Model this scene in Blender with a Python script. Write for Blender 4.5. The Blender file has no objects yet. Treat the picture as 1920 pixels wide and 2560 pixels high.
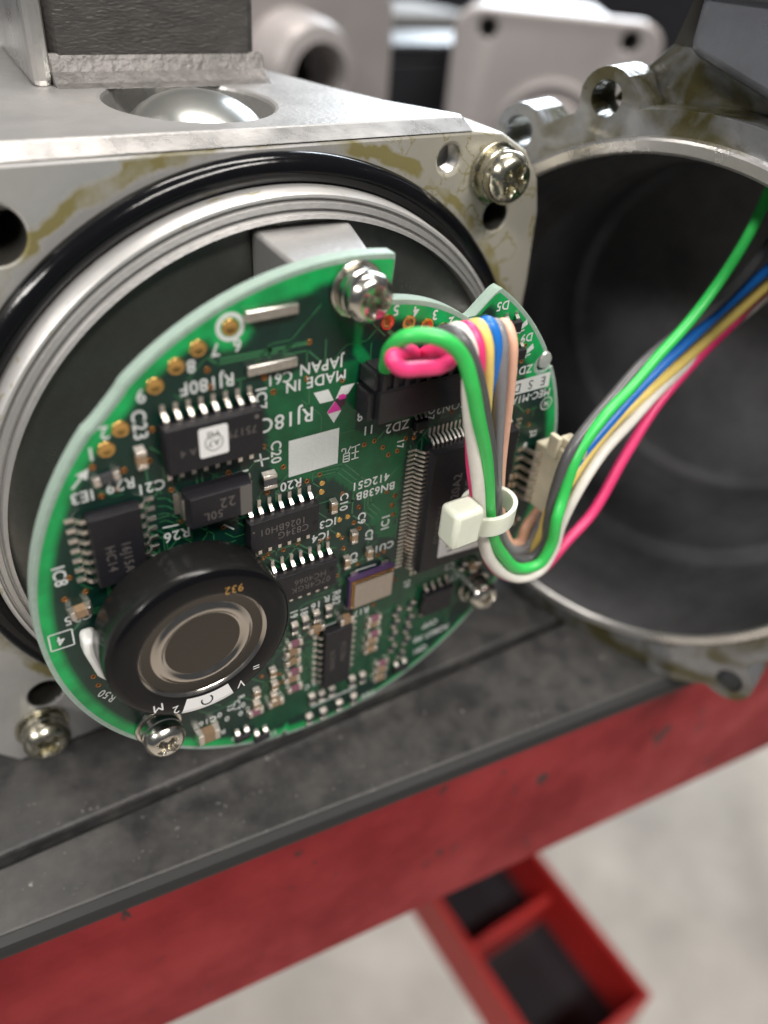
import bpy, bmesh, math, random
import numpy as np
from mathutils import Vector, Matrix
random.seed(7)
sc = bpy.context.scene
PI = math.pi
S = 0.001                       # all lengths below are millimetres; origin = centre of the board's front face
H0 = 900.0                      # height of the board centre above the workshop floor
def W(p): return Vector((p[0], p[1], p[2] + H0)) * S

# ------------------------------------------------------------------ camera
RC = np.array([[0.84137798, -0.27772526, 0.46362891], [-0.07710459, 0.78740122, 0.61159971], [-0.53491866, -0.55033445, 0.64108815]])
FPX, CU, CV, CD = 1961.2, 39.3511, 62.6124, 63.6607
cd = bpy.data.cameras.new('camera'); cam = bpy.data.objects.new('camera', cd); sc.collection.objects.link(cam)
xr = Vector((RC[0, 0], RC[2, 0], -RC[1, 0])); dn = Vector((RC[0, 1], RC[2, 1], -RC[1, 1])); fw = Vector((RC[0, 2], RC[2, 2], -RC[1, 2]))
mw = Matrix((( xr.x, -dn.x, -fw.x), (xr.y, -dn.y, -fw.y), (xr.z, -dn.z, -fw.z))).to_4x4()
mw.translation = W((-CU, -CD, CV)); cam.matrix_world = mw
cd.sensor_fit = 'VERTICAL'; cd.sensor_height = 36.0; cd.lens = 36.0 * FPX / 2560
cd.clip_start = 0.005; cd.clip_end = 20
cd.dof.use_dof = True; cd.dof.focus_distance = 0.0905; cd.dof.aperture_fstop = 11.5
sc.camera = cam
sc.render.resolution_x, sc.render.resolution_y = 768, 1024

# ------------------------------------------------------------------ light
wd = bpy.data.worlds.new('World'); sc.world = wd; wd.use_nodes = True
wd.node_tree.nodes['Background'].inputs[0].default_value = (0.86, 0.93, 1.0, 1); wd.node_tree.nodes['Background'].inputs[1].default_value = 0.11
def area(name, loc, target, sx, sy, watts, col):
    l = bpy.data.lights.new(name, 'AREA'); l.shape = 'RECTANGLE'; l.size = sx; l.size_y = sy; l.energy = watts; l.color = col
    o = bpy.data.objects.new(name, l); sc.collection.objects.link(o)
    o.location = loc; d = Vector(target) - Vector(loc); o.rotation_euler = d.to_track_quat('-Z', 'Y').to_euler()
    return o
C0 = (0, 0, 0.9)
area('ceiling_lamp', (0.25, -1.3, 2.8), C0, 1.4, 0.35, 58, (1.0, 0.95, 0.89))
area('ceiling_lamp', (0.3, 0.35, 2.9), C0, 1.4, 0.30, 42, (1.0, 0.95, 0.89))
area('ceiling_lamp', (-2.2, -0.7, 2.7), C0, 1.4, 0.35, 58, (1.0, 0.96, 0.91))  # extra lamp, added to light the inner wall of the cover bore
area('window_light', (2.2, 1.9, 1.9), C0, 1.6, 1.2, 85, (0.82, 0.91, 1.0))
sc.view_settings.view_transform = 'Standard'; sc.view_settings.look = 'None'; sc.view_settings.gamma = 1.0
sc.view_settings.exposure = 0.0
sc.cycles.max_bounces = 8

# ------------------------------------------------------------------ photo pixel -> point (on a known plane)
REG = {0: (0, 0, 1.0), 1: (50, 600, .3918), 2: (50, 1200, .42194), 3: (550, 600, .42194), 4: (550, 1150, .45208), 5: (900, 700, .36166),
       6: (620, 1480, .22906), 7: (900, 1380, .22906), 8: (440, 1580, .20494), 9: (1180, 700, .15672), 10: (0, 0, 1.1573)}
def ray(r, x, y):
    o = REG[r]; px = o[0] + o[2] * x; py = o[1] + o[2] * y
    w = RC @ np.array([(px - 960) / FPX, (py - 1280) / FPX, 1.0]); return w
def onY(r, x, y, Y=0.0):
    w = ray(r, x, y); t = (CD + Y) / w[2]
    return (w[0] * t - CU, Y, CV - w[1] * t)
def onZ(r, x, y, Z):
    w = ray(r, x, y); t = (CV - Z) / w[1]
    return (w[0] * t - CU, w[2] * t - CD, Z)
def B(r, x, y, h=0.0):
    p = onY(r, x, y, -h); return (p[0], p[2])

# ------------------------------------------------------------------ materials
MATS = {}
def mat(name, col, rough=.5, metal=0., var=0., vs=.4, bump=0., bs=1.5, spec=.5, sss=0., coat=0., col2=None, rvar=0., vstretch=(1, 1, 1), detail=4):
    m = bpy.data.materials.new(name); m.use_nodes = True; nt = m.node_tree; n = nt.nodes; L = nt.links
    b = n['Principled BSDF']
    b.inputs['Base Color'].default_value = (*col, 1); b.inputs['Roughness'].default_value = rough; b.inputs['Metallic'].default_value = metal
    b.inputs['Specular IOR Level'].default_value = spec
    if sss:
        b.inputs['Subsurface Weight'].default_value = sss; b.inputs['Subsurface Radius'].default_value = (.001, .001, .0008); b.inputs['Subsurface Scale'].default_value = 1.0
    if coat: b.inputs['Coat Weight'].default_value = coat; b.inputs['Coat Roughness'].default_value = .08
    tc = n.new('ShaderNodeTexCoord'); vm = n.new('ShaderNodeVectorMath'); vm.operation = 'MULTIPLY'
    vm.inputs[1].default_value = (1000 * vstretch[0], 1000 * vstretch[1], 1000 * vstretch[2]); L.new(tc.outputs['Object'], vm.inputs[0])
    m['v'] = 1
    if var or rvar:
        t = n.new('ShaderNodeTexNoise'); t.inputs['Scale'].default_value = vs; t.inputs['Detail'].default_value = detail; t.inputs['Roughness'].default_value = .62; L.new(vm.outputs[0], t.inputs['Vector'])
        if var:
            mr = n.new('ShaderNodeMapRange'); mr.inputs[1].default_value = .35; mr.inputs[2].default_value = .68; L.new(t.outputs['Fac'], mr.inputs[0])
            mx = n.new('ShaderNodeMix'); mx.data_type = 'RGBA'; L.new(mr.outputs[0], mx.inputs[0])
            c2 = col2 or tuple(c * (1 - var) for c in col)
            mx.inputs[6].default_value = (*col, 1); mx.inputs[7].default_value = (*c2, 1)
            L.new(mx.outputs[2], b.inputs['Base Color'])
        if rvar:
            mr = n.new('ShaderNodeMapRange'); mr.inputs[1].default_value = .3; mr.inputs[2].default_value = .7
            mr.inputs[3].default_value = max(0, rough - rvar); mr.inputs[4].default_value = min(1, rough + rvar)
            L.new(t.outputs['Fac'], mr.inputs[0]); L.new(mr.outputs[0], b.inputs['Roughness'])
    if bump:
        t = n.new('ShaderNodeTexNoise'); t.inputs['Scale'].default_value = bs; t.inputs['Detail'].default_value = 3; L.new(vm.outputs[0], t.inputs['Vector'])
        bp = n.new('ShaderNodeBump'); bp.inputs['Strength'].default_value = 1; bp.inputs['Distance'].default_value = bump * S
        L.new(t.outputs['Fac'], bp.inputs['Height']); L.new(bp.outputs[0], b.inputs['Normal'])
    MATS[name] = m; return m
M = MATS
mat('fr4', (.30, .40, .345), .45, var=.18, vs=1.2, sss=.35, bump=.03, bs=4, vstretch=(1, 6, 1))
mat('trace', (.022, .125, .05), .25, coat=.25)
mat('silk', (.66, .69, .68), .55, var=.12, vs=6)
mat('chip', (.013, .0125, .016), .40, spec=.35, var=.3, vs=3, bump=.012, bs=14, rvar=.08)
mat('chip_mark', (.115, .105, .10), .6)
mat('tin', (.70, .66, .61), .33, 1, var=.25, vs=2.5, bump=.02, bs=4)
mat('solder', (.78, .72, .66), .34, 1, bump=.02, bs=3)
mat('gold', (.82, .50, .17), .27, 1, var=.25, vs=2)
mat('copper', (.34, .14, .04), .4, .8)
mat('hole', (.008, .008, .007), .8)
mat('tan', (.30, .20, .12), .5, var=.2, vs=3)
mat('res', (.05, .05, .055), .35)
mat('mauve', (.22, .09, .13), .45)
mat('ceramic', (.075, .04, .115), .35, var=.2, vs=2)
mat('brown', (.26, .13, .05), .45, var=.2, vs=2)
mat('kovar', (.50, .44, .39), .36, 1, var=.08, vs=2, rvar=.05)
mat('label', (.78, .78, .78), .5)
mat('ink', (.02, .02, .022), .6)
mat('magenta', (.62, .03, .30), .4)
mat('maroon', (.05, .012, .03), .4)
mat('sleeve', (.004, .004, .005), .09, spec=.20, rvar=.04, vs=.5, bump=.02, bs=.5)
mat('sleeve_side', (.010, .010, .010), .22, spec=.24, rvar=.08, vs=.3, bump=.08, bs=.35)
mat('can', (.50, .46, .42), .17, 1, rvar=.05, vs=1)
mat('can_dark_refl', (.085, .078, .072), .26, 1)  # same metal as the can, its dark reflection put into the colour
mat('glue', (.72, .72, .70), .45, bump=.1, bs=.6)
mat('plug', (.017, .017, .020), .34, var=.3, vs=2, bump=.01, bs=6)
mat('ivory', (.66, .60, .46), .42, sss=.2, var=.1, vs=.5)
mat('nylon', (.72, .75, .64), .33, sss=.6, var=.06, vs=.5)
for n_, c_ in dict(green=(.04, .52, .10), pink=(.82, .05, .20), white=(.76, .73, .67), yellow=(.88, .66, .19), blue=(.015, .17, .60), dark_grey=(.09, .09, .095), grey=(.22, .215, .23), peach=(.88, .50, .36)).items():
    mat('wire_' + n_, c_, .36, sss=.12, var=.08, vs=.6, bump=.012, bs=2, vstretch=(1, 1, 1))
mat('steel', (.66, .63, .57), .20, 1, var=.2, vs=.8, rvar=.08)
mat('zinc', (.60, .57, .46), .24, 1, var=.3, vs=.6, rvar=.1)
mat('cast', (.52, .51, .50), .42, .75, var=.18, vs=.12, bump=.05, bs=1.6, rvar=.08)
mat('cast_mach', (.66, .64, .62), .30, .9, var=.14, vs=.15, bump=.015, bs=3, rvar=.08)
mat('cast_cover', (.26, .265, .275), .36, .6, var=.3, vs=.12, bump=.16, bs=.7, rvar=.12, coat=.7)
mat('cast_satin', (.62, .61, .60), .40, .6, var=.10, vs=.2, bump=.012, bs=3, rvar=.06)
mat('cast_dome', (.42, .43, .41), .28, .85, var=.1, vs=.3)
mat('cast_rough', (.17, .16, .155), .5, .5, var=.3, vs=.35, bump=.22, bs=1.0)
mat('cast_dark', (.10, .094, .09), .5, .5, var=.35, vs=.25, bump=.16, bs=1.1, vstretch=(1, 1, 3))
mat('shaded_hole', (.035, .033, .028), .35)  # near-black: the shade inside cut holes is put into the colour
mat('oring', (.004, .004, .005), .13, spec=.3, rvar=.05, vs=.3, bump=.03, bs=.5)
mat('disc', (.17, .17, .16), .33, .85, var=.25, vs=.2, bump=.02, bs=2, rvar=.08)
mat('bore', (.17, .17, .178), .38, .4, var=.5, vs=.06, bump=.03, bs=1, rvar=.1)
mat('connector_black', (.17, .18, .205), .36, .3, var=.3, vs=.2, bump=.03, bs=1, rvar=.12)
mat('red', (.25, .004, .010), .46, var=.4, vs=.05, bump=.03, bs=.8, rvar=.12, spec=.16)
mat('red_flat', (.34, .012, .010), .5, var=.2, vs=.05)
mat('rubber', (.028, .028, .029), .50, var=.55, vs=.22, bump=.05, bs=1.4, rvar=.15, col2=(.066, .063, .060), detail=7)
mat('rubber_edge', (.014, .014, .014), .7)
mat('concrete', (.46, .42, .37), .7, var=.28, vs=.01, bump=.2, bs=.3)
mat('mid_grey', (.17, .17, .17), .6, var=.1, vs=.05)
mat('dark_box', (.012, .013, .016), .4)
mat('bg_grey', (.38, .35, .345), .45, .35, var=.12, vs=.04, bump=.05, bs=.8)

def grease(name, base_mat):
    """aluminium with olive grease smeared round the seal and in ragged runs"""
    m = M[base_mat].copy(); m.name = name; nt = m.node_tree; n = nt.nodes; L = nt.links; b = n['Principled BSDF']
    tc = n.new('ShaderNodeTexCoord'); vm = n.new('ShaderNodeVectorMath'); vm.operation = 'MULTIPLY'; vm.inputs[1].default_value = (1000,) * 3; L.new(tc.outputs['Object'], vm.inputs[0])
    sp = n.new('ShaderNodeSeparateXYZ'); L.new(vm.outputs[0], sp.inputs[0])
    cb = n.new('ShaderNodeCombineXYZ'); L.new(sp.outputs[0], cb.inputs[0]); L.new(sp.outputs[2], cb.inputs[2])
    ln = n.new('ShaderNodeVectorMath'); ln.operation = 'LENGTH'; L.new(cb.outputs[0], ln.inputs[0])
    ns = n.new('ShaderNodeTexNoise'); ns.inputs['Scale'].default_value = .22; ns.inputs['Detail'].default_value = 7; ns.inputs['Distortion'].default_value = .6; L.new(vm.outputs[0], ns.inputs['Vector'])
    def mth(op, a, c, cl=False):
        q = n.new('ShaderNodeMath'); q.operation = op; q.use_clamp = cl
        for i, v in enumerate((a, c)):
            if isinstance(v, (int, float)): q.inputs[i].default_value = v
            else: L.new(v, q.inputs[i])
        return q.outputs[0]
    nz = mth('MULTIPLY', mth('SUBTRACT', ns.outputs['Fac'], .5), 3.2)
    rr = mth('ADD', ln.outputs['Value'], nz)
    band = mth('MULTIPLY', mth('SUBTRACT', 1.0, mth('MULTIPLY', mth('ABSOLUTE', mth('SUBTRACT', rr, 42.1), 0), .80), True), 1.9, True)
    n2 = n.new('ShaderNodeTexNoise'); n2.inputs['Scale'].default_value = .11; n2.inputs['Detail'].default_value = 5; n2.inputs['Distortion'].default_value = 2.5; L.new(vm.outputs[0], n2.inputs['Vector'])
    blot = mth('MULTIPLY', mth('SUBTRACT', n2.outputs['Fac'], .53), 16.0, True)
    edge = mth('SUBTRACT', 1.0, mth('MULTIPLY', mth('ABSOLUTE', mth('SUBTRACT', n2.outputs['Fac'], .545), 0), 26.0), True)
    run = mth('MAXIMUM', mth('MULTIPLY', blot, .45), edge)
    corner = mth('MULTIPLY', mth('SUBTRACT', mth('ADD', sp.outputs[0], mth('MULTIPLY', sp.outputs[2], .45)), 28.0), .10, True)
    n3 = n.new('ShaderNodeTexNoise'); n3.inputs['Scale'].default_value = .13; n3.inputs['Detail'].default_value = 6; L.new(vm.outputs[0], n3.inputs['Vector'])
    patch = mth('MULTIPLY', mth('SUBTRACT', n3.outputs['Fac'], .27), 5.0, True)
    f = mth('MAXIMUM', mth('MULTIPLY', mth('MULTIPLY', band, patch), .9), mth('MULTIPLY', run, corner), True)
    f = mth('MAXIMUM', f, mth('MULTIPLY', corner, .45))
    src = b.inputs['Base Color'].links[0].from_socket
    mx = n.new('ShaderNodeMix'); mx.data_type = 'RGBA'; L.new(f, mx.inputs[0]); L.new(src, mx.inputs[6]); mx.inputs[7].default_value = (.17, .14, .022, 1); L.new(mx.outputs[2], b.inputs['Base Color'])
    L.new(mth('SUBTRACT', M[base_mat].node_tree.nodes['Principled BSDF'].inputs['Metallic'].default_value, mth('MULTIPLY', f, .7)), b.inputs['Metallic'])
    M[name] = m; return m
grease('cast_grease', 'cast_satin')
def soiled(name, base_mat, col, lo, hi, sc_, seed):
    m = M[base_mat].copy(); m.name = name; nt = m.node_tree; n = nt.nodes; L = nt.links; b = n['Principled BSDF']
    tc = n.new('ShaderNodeTexCoord'); vm = n.new('ShaderNodeVectorMath'); vm.operation = 'MULTIPLY_ADD'; vm.inputs[1].default_value = (1000,) * 3; vm.inputs[2].default_value = (seed,) * 3; L.new(tc.outputs['Object'], vm.inputs[0])
    ns = n.new('ShaderNodeTexNoise'); ns.inputs['Scale'].default_value = sc_; ns.inputs['Detail'].default_value = 6; ns.inputs['Distortion'].default_value = 1.5; L.new(vm.outputs[0], ns.inputs['Vector'])
    mr = n.new('ShaderNodeMapRange'); mr.inputs[1].default_value = lo; mr.inputs[2].default_value = hi; L.new(ns.outputs['Fac'], mr.inputs[0])
    src = b.inputs['Base Color'].links[0].from_socket
    mx = n.new('ShaderNodeMix'); mx.data_type = 'RGBA'; L.new(mr.outputs[0], mx.inputs[0]); L.new(src, mx.inputs[6]); mx.inputs[7].default_value = (*col, 1); L.new(mx.outputs[2], b.inputs['Base Color'])
    M[name] = m; return m
soiled('boss', 'cast_satin', (.34, .30, .13), .60, .68, .16, 3)
soiled('cover_metal', 'cast_cover', (.07, .06, .015), .40, .60, .10, 9)
soiled('rubber_dusty', 'rubber', (.20, .195, .185), .685, .72, .75, 2)
soiled('red_worn', 'red', (.02, .012, .012), .66, .70, .12, 5)

# solder mask: colour comes from the copper layers below it (attribute), fine copper-grain on top
def mask_mat():
    m = bpy.data.materials.new('mask'); m.use_nodes = True; n = m.node_tree.nodes; L = m.node_tree.links; b = n['Principled BSDF']
    at = n.new('ShaderNodeAttribute'); at.attribute_name = 'pour'
    tc = n.new('ShaderNodeTexCoord'); vm = n.new('ShaderNodeVectorMath'); vm.operation = 'MULTIPLY'; vm.inputs[1].default_value = (1000,) * 3; L.new(tc.outputs['Object'], vm.inputs[0])
    ns = n.new('ShaderNodeTexNoise'); ns.inputs['Scale'].default_value = .35; ns.inputs['Detail'].default_value = 3; L.new(vm.outputs[0], ns.inputs['Vector'])
    mr = n.new('ShaderNodeMapRange'); mr.inputs[1].default_value = .3; mr.inputs[2].default_value = .7; mr.inputs[3].default_value = .7; mr.inputs[4].default_value = 1.2; L.new(ns.outputs['Fac'], mr.inputs[0])
    mx = n.new('ShaderNodeMix'); mx.data_type = 'RGBA'; mx.inputs[6].default_value = (.003, .026, .018, 1); mx.inputs[7].default_value = (.006, .34, .085, 1); L.new(at.outputs['Fac'], mx.inputs[0])
    mu = n.new('ShaderNodeVectorMath'); mu.operation = 'SCALE'; L.new(mx.outputs[2], mu.inputs[0]); L.new(mr.outputs[0], mu.inputs['Scale']); L.new(mu.outputs[0], b.inputs['Base Color'])
    b.inputs['Roughness'].default_value = .30; b.inputs['Specular IOR Level'].default_value = .45
    t = n.new('ShaderNodeTexNoise'); t.inputs['Scale'].default_value = 1.4; L.new(vm.outputs[0], t.inputs['Vector'])
    bp = n.new('ShaderNodeBump'); bp.inputs['Distance'].default_value = .02 * S; L.new(t.outputs['Fac'], bp.inputs['Height']); L.new(bp.outputs[0], b.inputs['Normal'])
    M['mask'] = m
mask_mat()

# ------------------------------------------------------------------ mesh helpers
class G:
    def __init__(s): s.v = []; s.f = []; s.m = []; s.mi = 0
    def add(s, vs, fs):
        k = len(s.v); s.v += [tuple(map(float, v)) for v in vs]; s.f += [tuple(i + k for i in f) for f in fs]; s.m += [s.mi] * len(fs); return s
    def box(s, x0, x1, y0, y1, z0, z1):
        return s.add([(x0, y0, z0), (x1, y0, z0), (x1, y1, z0), (x0, y1, z0), (x0, y0, z1), (x1, y0, z1), (x1, y1, z1), (x0, y1, z1)],
                     [(0, 3, 2, 1), (4, 5, 6, 7), (0, 1, 5, 4), (1, 2, 6, 5), (2, 3, 7, 6), (3, 0, 4, 7)])
    def prism(s, pts, y0, y1, cap=True):        # outline in x,z pushed along y
        n = len(pts); vs = [(p[0], y0, p[1]) for p in pts] + [(p[0], y1, p[1]) for p in pts]
        fs = [(i, (i + 1) % n, n + (i + 1) % n, n + i) for i in range(n)]
        if cap: fs += [tuple(range(n - 1, -1, -1)), tuple(range(n, 2 * n))]
        return s.add(vs, fs)
    def prismz(s, pts, z0, z1):                 # outline in x,y pushed along z
        n = len(pts); vs = [(p[0], p[1], z0) for p in pts] + [(p[0], p[1], z1) for p in pts]
        return s.add(vs, [(i, (i + 1) % n, n + (i + 1) % n, n + i) for i in range(n)] + [tuple(range(n - 1, -1, -1)), tuple(range(n, 2 * n))])
    def prismx(s, pts, x0, x1):                 # outline in y,z pushed along x
        n = len(pts); vs = [(x0, p[0], p[1]) for p in pts] + [(x1, p[0], p[1]) for p in pts]
        return s.add(vs, [(i, (i + 1) % n, n + (i + 1) % n, n + i) for i in range(n)] + [tuple(range(n - 1, -1, -1)), tuple(range(n, 2 * n))])
    def sheet(s, pts, y): return s.add([(p[0], y, p[1]) for p in pts], [tuple(range(len(pts)))])
    def lathe(s, prof, n=48, c=(0, 0), a0=0, a1=2 * PI):   # prof: (r, y) about an axis along y
        full = abs(a1 - a0 - 2 * PI) < 1e-6; k = n if full else n + 1
        vs = []; fs = []
        for i in range(k):
            a = a0 + (a1 - a0) * i / n
            for r, y in prof: vs.append((c[0] + r * math.cos(a), y, c[1] + r * math.sin(a)))
        m = len(prof)
        for i in range(n):
            j = (i + 1) % k
            for q in range(m - 1): fs.append((i * m + q, j * m + q, j * m + q + 1, i * m + q + 1))
        return s.add(vs, fs)
    def tube(s, path, r, n=12, closed=False):
        P = [Vector(p) for p in path]; N = len(P); vs = []; fs = []; up = None
        for i in range(N):
            t = (P[(i + 1) % N] - P[i - 1]) if closed else (P[min(i + 1, N - 1)] - P[max(i - 1, 0)])
            t.normalize()
            if up is None: up = t.orthogonal().normalized()
            up = (up - t * up.dot(t)).normalized(); bt = t.cross(up)
            rr = r[i] if isinstance(r, list) else r
            for k in range(n):
                a = 2 * PI * k / n; vs.append(tuple(P[i] + (up * math.cos(a) + bt * math.sin(a)) * rr))
        for i in range(N if closed else N - 1):
            j = (i + 1) % N
            for k in range(n): fs.append((i * n + k, i * n + (k + 1) % n, j * n + (k + 1) % n, j * n + k))
        if not closed: fs += [tuple(range(n - 1, -1, -1)), tuple(range((N - 1) * n, N * n))]
        return s.add(vs, fs)
    def mesh(s, name, mats, smooth=None, weld=False):
        me = bpy.data.meshes.new(name); me.from_pydata([(a * S, b * S, c * S) for a, b, c in s.v], [], s.f)
        for m in (mats if isinstance(mats, (list, tuple)) else [mats]): me.materials.append(M[m])
        me.polygons.foreach_set('material_index', s.m)
        bm = bmesh.new(); bm.from_mesh(me)
        if weld: bmesh.ops.remove_doubles(bm, verts=bm.verts, dist=1e-6)
        bmesh.ops.recalc_face_normals(bm, faces=bm.faces); bm.to_mesh(me); bm.free()
        if smooth is not None:
            me.polygons.foreach_set('use_smooth', [True] * len(me.polygons)); me.set_sharp_from_angle(angle=math.radians(smooth))
        me.update(); return me
def link(name, me, parent=None, at=(0, 0, 0), rot=None, bevel=0, seg=2):
    o = bpy.data.objects.new(name, me); sc.collection.objects.link(o)
    if parent is not None: o.parent = parent; o.location = Vector(at) * S
    else: o.location = W(at)
    if rot: o.rotation_euler = rot
    if bevel:
        b = o.modifiers.new('bevel', 'BEVEL'); b.width = bevel * S; b.segments = seg; b.limit_method = 'ANGLE'; b.angle_limit = math.radians(35)
    return o
def part(name, g, m, parent, at=(0, 0, 0), rot=None, smooth=None, bevel=0, label=None, weld=False):
    o = link(name, g.mesh(name, m, smooth, weld), parent, at, rot, bevel)
    if label: o['label'] = label
    return o
def tag(o, label, cat, group=None):
    o['label'] = label; o['category'] = cat
    if group: o['group'] = group
    return o
def thing(name, label, cat, base=(0, 0, 0), rz=0, group=None):
    o = bpy.data.objects.new(name, None); sc.collection.objects.link(o); o.empty_display_size = .01
    o.location = W(base); o.rotation_euler = (0, 0, rz); return tag(o, label, cat, group)
def structure(o): o['kind'] = 'structure'; return o
def circ(r, n=24, c=(0, 0), a0=0): return [(c[0] + r * math.cos(a0 + 2 * PI * i / n), c[1] + r * math.sin(a0 + 2 * PI * i / n)) for i in range(n)]
def rrect(x0, x1, z0, z1, r, n=5):
    out = []
    for cx, cz, a in ((x1 - r, z1 - r, 0), (x0 + r, z1 - r, PI / 2), (x0 + r, z0 + r, PI), (x1 - r, z0 + r, 3 * PI / 2)):
        out += [(cx + r * math.cos(a + PI / 2 * i / n), cz + r * math.sin(a + PI / 2 * i / n)) for i in range(n + 1)]
    return out
def boolean(o, cut_g, mname='hole', op='DIFFERENCE', transfer=False):
    c = link('cutter', cut_g.mesh('cutter', mname)); c.location = o.location if o.parent is None else (0, 0, 0)
    if o.parent is not None: c.parent = o.parent; c.location = o.location
    md = o.modifiers.new('cut', 'BOOLEAN'); md.object = c; md.solver = 'EXACT'; md.operation = op
    if transfer: md.material_mode = 'TRANSFER'
    bpy.context.view_layer.update(); dg = bpy.context.evaluated_depsgraph_get()
    me = bpy.data.meshes.new_from_object(o.evaluated_get(dg)); o.modifiers.remove(md); o.data = me
    bpy.data.objects.remove(c)
    return o
def smooth_path(pts, n=9):
    P = [Vector(p) for p in pts]; P = [P[0] * 2 - P[1]] + P + [P[-1] * 2 - P[-2]]; out = []
    for i in range(1, len(P) - 2):
        a, b, c, d = P[i - 1:i + 3]
        # centripetal-ish: scale tangents so uneven spacing does not overshoot
        l = (c - b).length; la = (b - a).length; lc = (d - c).length
        m1 = ((b - a) / max(la, 1e-6) + (c - b) / max(l, 1e-6)) * .5 * l; m2 = ((c - b) / max(l, 1e-6) + (d - c) / max(lc, 1e-6)) * .5 * l
        for k in range(n):
            t = k / n; out.append((2 * t ** 3 - 3 * t ** 2 + 1) * b + (t ** 3 - 2 * t ** 2 + t) * m1 + (-2 * t ** 3 + 3 * t ** 2) * c + (t ** 3 - t ** 2) * m2)
    out.append(P[-2]); return out

# ------------------------------------------------------------------ floor, cart, rubber mats (the cart stands a little askew to the motor)
TZ = -41.3                                   # top of the rubber mat
g = G(); g.add([(-3000, -3000, -H0), (3000, -3000, -H0), (3000, 3000, -H0), (-3000, 3000, -H0)], [(0, 1, 2, 3)])
structure(part('floor', g, 'concrete', None, (0, 0, 0)))
YAW = math.radians(-6.6)
cart = thing('tool_cart', 'red painted steel tool cart with black rubber mats on its top', 'tool cart', (-48.85, -5.19, -H0), YAW)
ZB = H0                                      # cart-local z = world local z + H0
g = G(); z1 = TZ - 3.2 + ZB; z0 = TZ - 50.5 + ZB
prof = [(1.2, z0), (1.2, z1 - 3)] + [(1.2 + 2.5 * (1 - math.cos(a)), z1 - 3 + 2.5 * math.sin(a)) for a in [PI / 8 * i for i in range(5)]] + [(700, z1 - .5), (700, z1 - 3), (3, z1 - 3), (3, z0)]
g.prismx(prof, -260, 720); part('top_tray', g, 'red_worn', cart, smooth=40)
for x in (-240, 680):
    g = G(); g.box(x, x + 30, 20, 50, 0, z0 + 1); part('post', g, 'red_flat', cart, bevel=2)
    g = G(); g.box(x, x + 30, 640, 670, 0, z0 + 1); part('post', g, 'red_flat', cart, bevel=2)
def fedge(x): return -5.19 - .1157 * (x + 48.85)
def gline(x): return 5.4 - .0267 * (x + 46.7)
mroot = thing('rubber_mat', 'dark grey dusty rubber mat strip along the red cart edge', 'mat', (0, 0, TZ - 3.2))
part('sheet', G().prismz([(-140, fedge(-140)), (700, fedge(700)), (700, gline(700) - 1.7), (-140, gline(-140) - 1.7)], .1, 3.2), 'rubber_dusty', mroot, bevel=.5)
g = G(); A_, B_ = -140, 700
for k_, (o0, z_) in enumerate(((-.02, .1), (-.02, 3.0), (-1.1, 2.5), (-1.6, 1.2), (-1.3, .1))): g.v += [(A_, fedge(A_) + o0, z_), (B_, fedge(B_) + o0, z_)]
g.f += [(2 * k_, 2 * k_ + 1, 2 * ((k_ + 1) % 5) + 1, 2 * ((k_ + 1) % 5)) for k_ in range(5)]; g.m += [0] * 5
part('edge_strip', g, 'rubber_edge', mroot, smooth=40)
part('gap_shade_sheet', G().prismz([(-140, fedge(-140) + 2), (700, fedge(700) + 2), (700, 60), (-140, 60)], .02, .08), 'rubber_edge', mroot)  # dark sheet added so the gap between the mats looks shaded
mroot = thing('rubber_mat', 'wide grey rubber mat under the motor', 'mat', (0, 0, TZ - 3.2))
part('sheet', G().prismz([(-240, gline(-240)), (700, gline(700)), (640, 640), (-240, 680)], .1, 3.25), 'rubber_dusty', mroot, bevel=.6)

# the open red tray lower down on the cart
zt = -330.0
q = [onZ(10, 975, 1995, zt), onZ(10, 1410, 2150, zt), onZ(10, 1190, 1850, zt)]
tx0 = q[0][0]; tx1 = q[1][0]; ty0 = q[1][1]
tr = thing('steel_tray', 'open red steel tray under the cart edge, dark inside', 'tray', (0, 0, zt - 40))
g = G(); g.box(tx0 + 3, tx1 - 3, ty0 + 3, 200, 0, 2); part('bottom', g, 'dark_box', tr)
for nm, b in (('side_wall', (tx0, tx0 + 3, ty0, 200, 0, 40)), ('side_wall', (tx1 - 3, tx1, ty0, 200, 0, 40)), ('front_wall', (tx0 + 3.1, tx1 - 3.1, ty0, ty0 + 3, 0, 40)), ('divider', (tx0 + 3.1, tx1 - 3.1, ty0 + 62, ty0 + 66, 2, 26))):
    g = G(); g.box(*b); part(nm, g, 'red_flat', tr, bevel=.8)
g = G(); g.box(tx0 + 5, tx1 - 5, 197.2, 199.9, 40, -zt + 40 - 92); part('hanger', g, 'red_flat', tr)

# ------------------------------------------------------------------ motor
FY = 19.0
motor = thing('servo_motor', 'aluminium servo motor end with greasy flange behind the green circuit board', 'motor', (0, 0, 0))
fl = [(-62, 41.0), (28.5, 41.1), (33.5, 40.6), (38, 38.2), (40.8, 34.5), (42.0, 30), (42.6, 20), (42.6, -30), (40, -38), (34, -41.2), (-41, -41.2), (-45, -36), (-46, -25), (-62, -22)]
g = G(); g.prism(fl, FY, FY + 11); flange = part('flange', g, 'cast_grease', motor)
cut = G()
HOLES = [((25.2, 38.0), 1.75), ((34.2, 30.2), 1.95), ((-28.6, 34.6), 2.9), ((-35.3, -29.3), 2.3)]
for c_, r_ in HOLES[:1]: cut.prism(circ(r_, 28, c_), FY - 3, FY + 9)
boolean(flange, cut)
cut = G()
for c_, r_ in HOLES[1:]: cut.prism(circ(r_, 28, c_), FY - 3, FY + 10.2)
boolean(flange, cut, 'shaded_hole', transfer=True)
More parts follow.
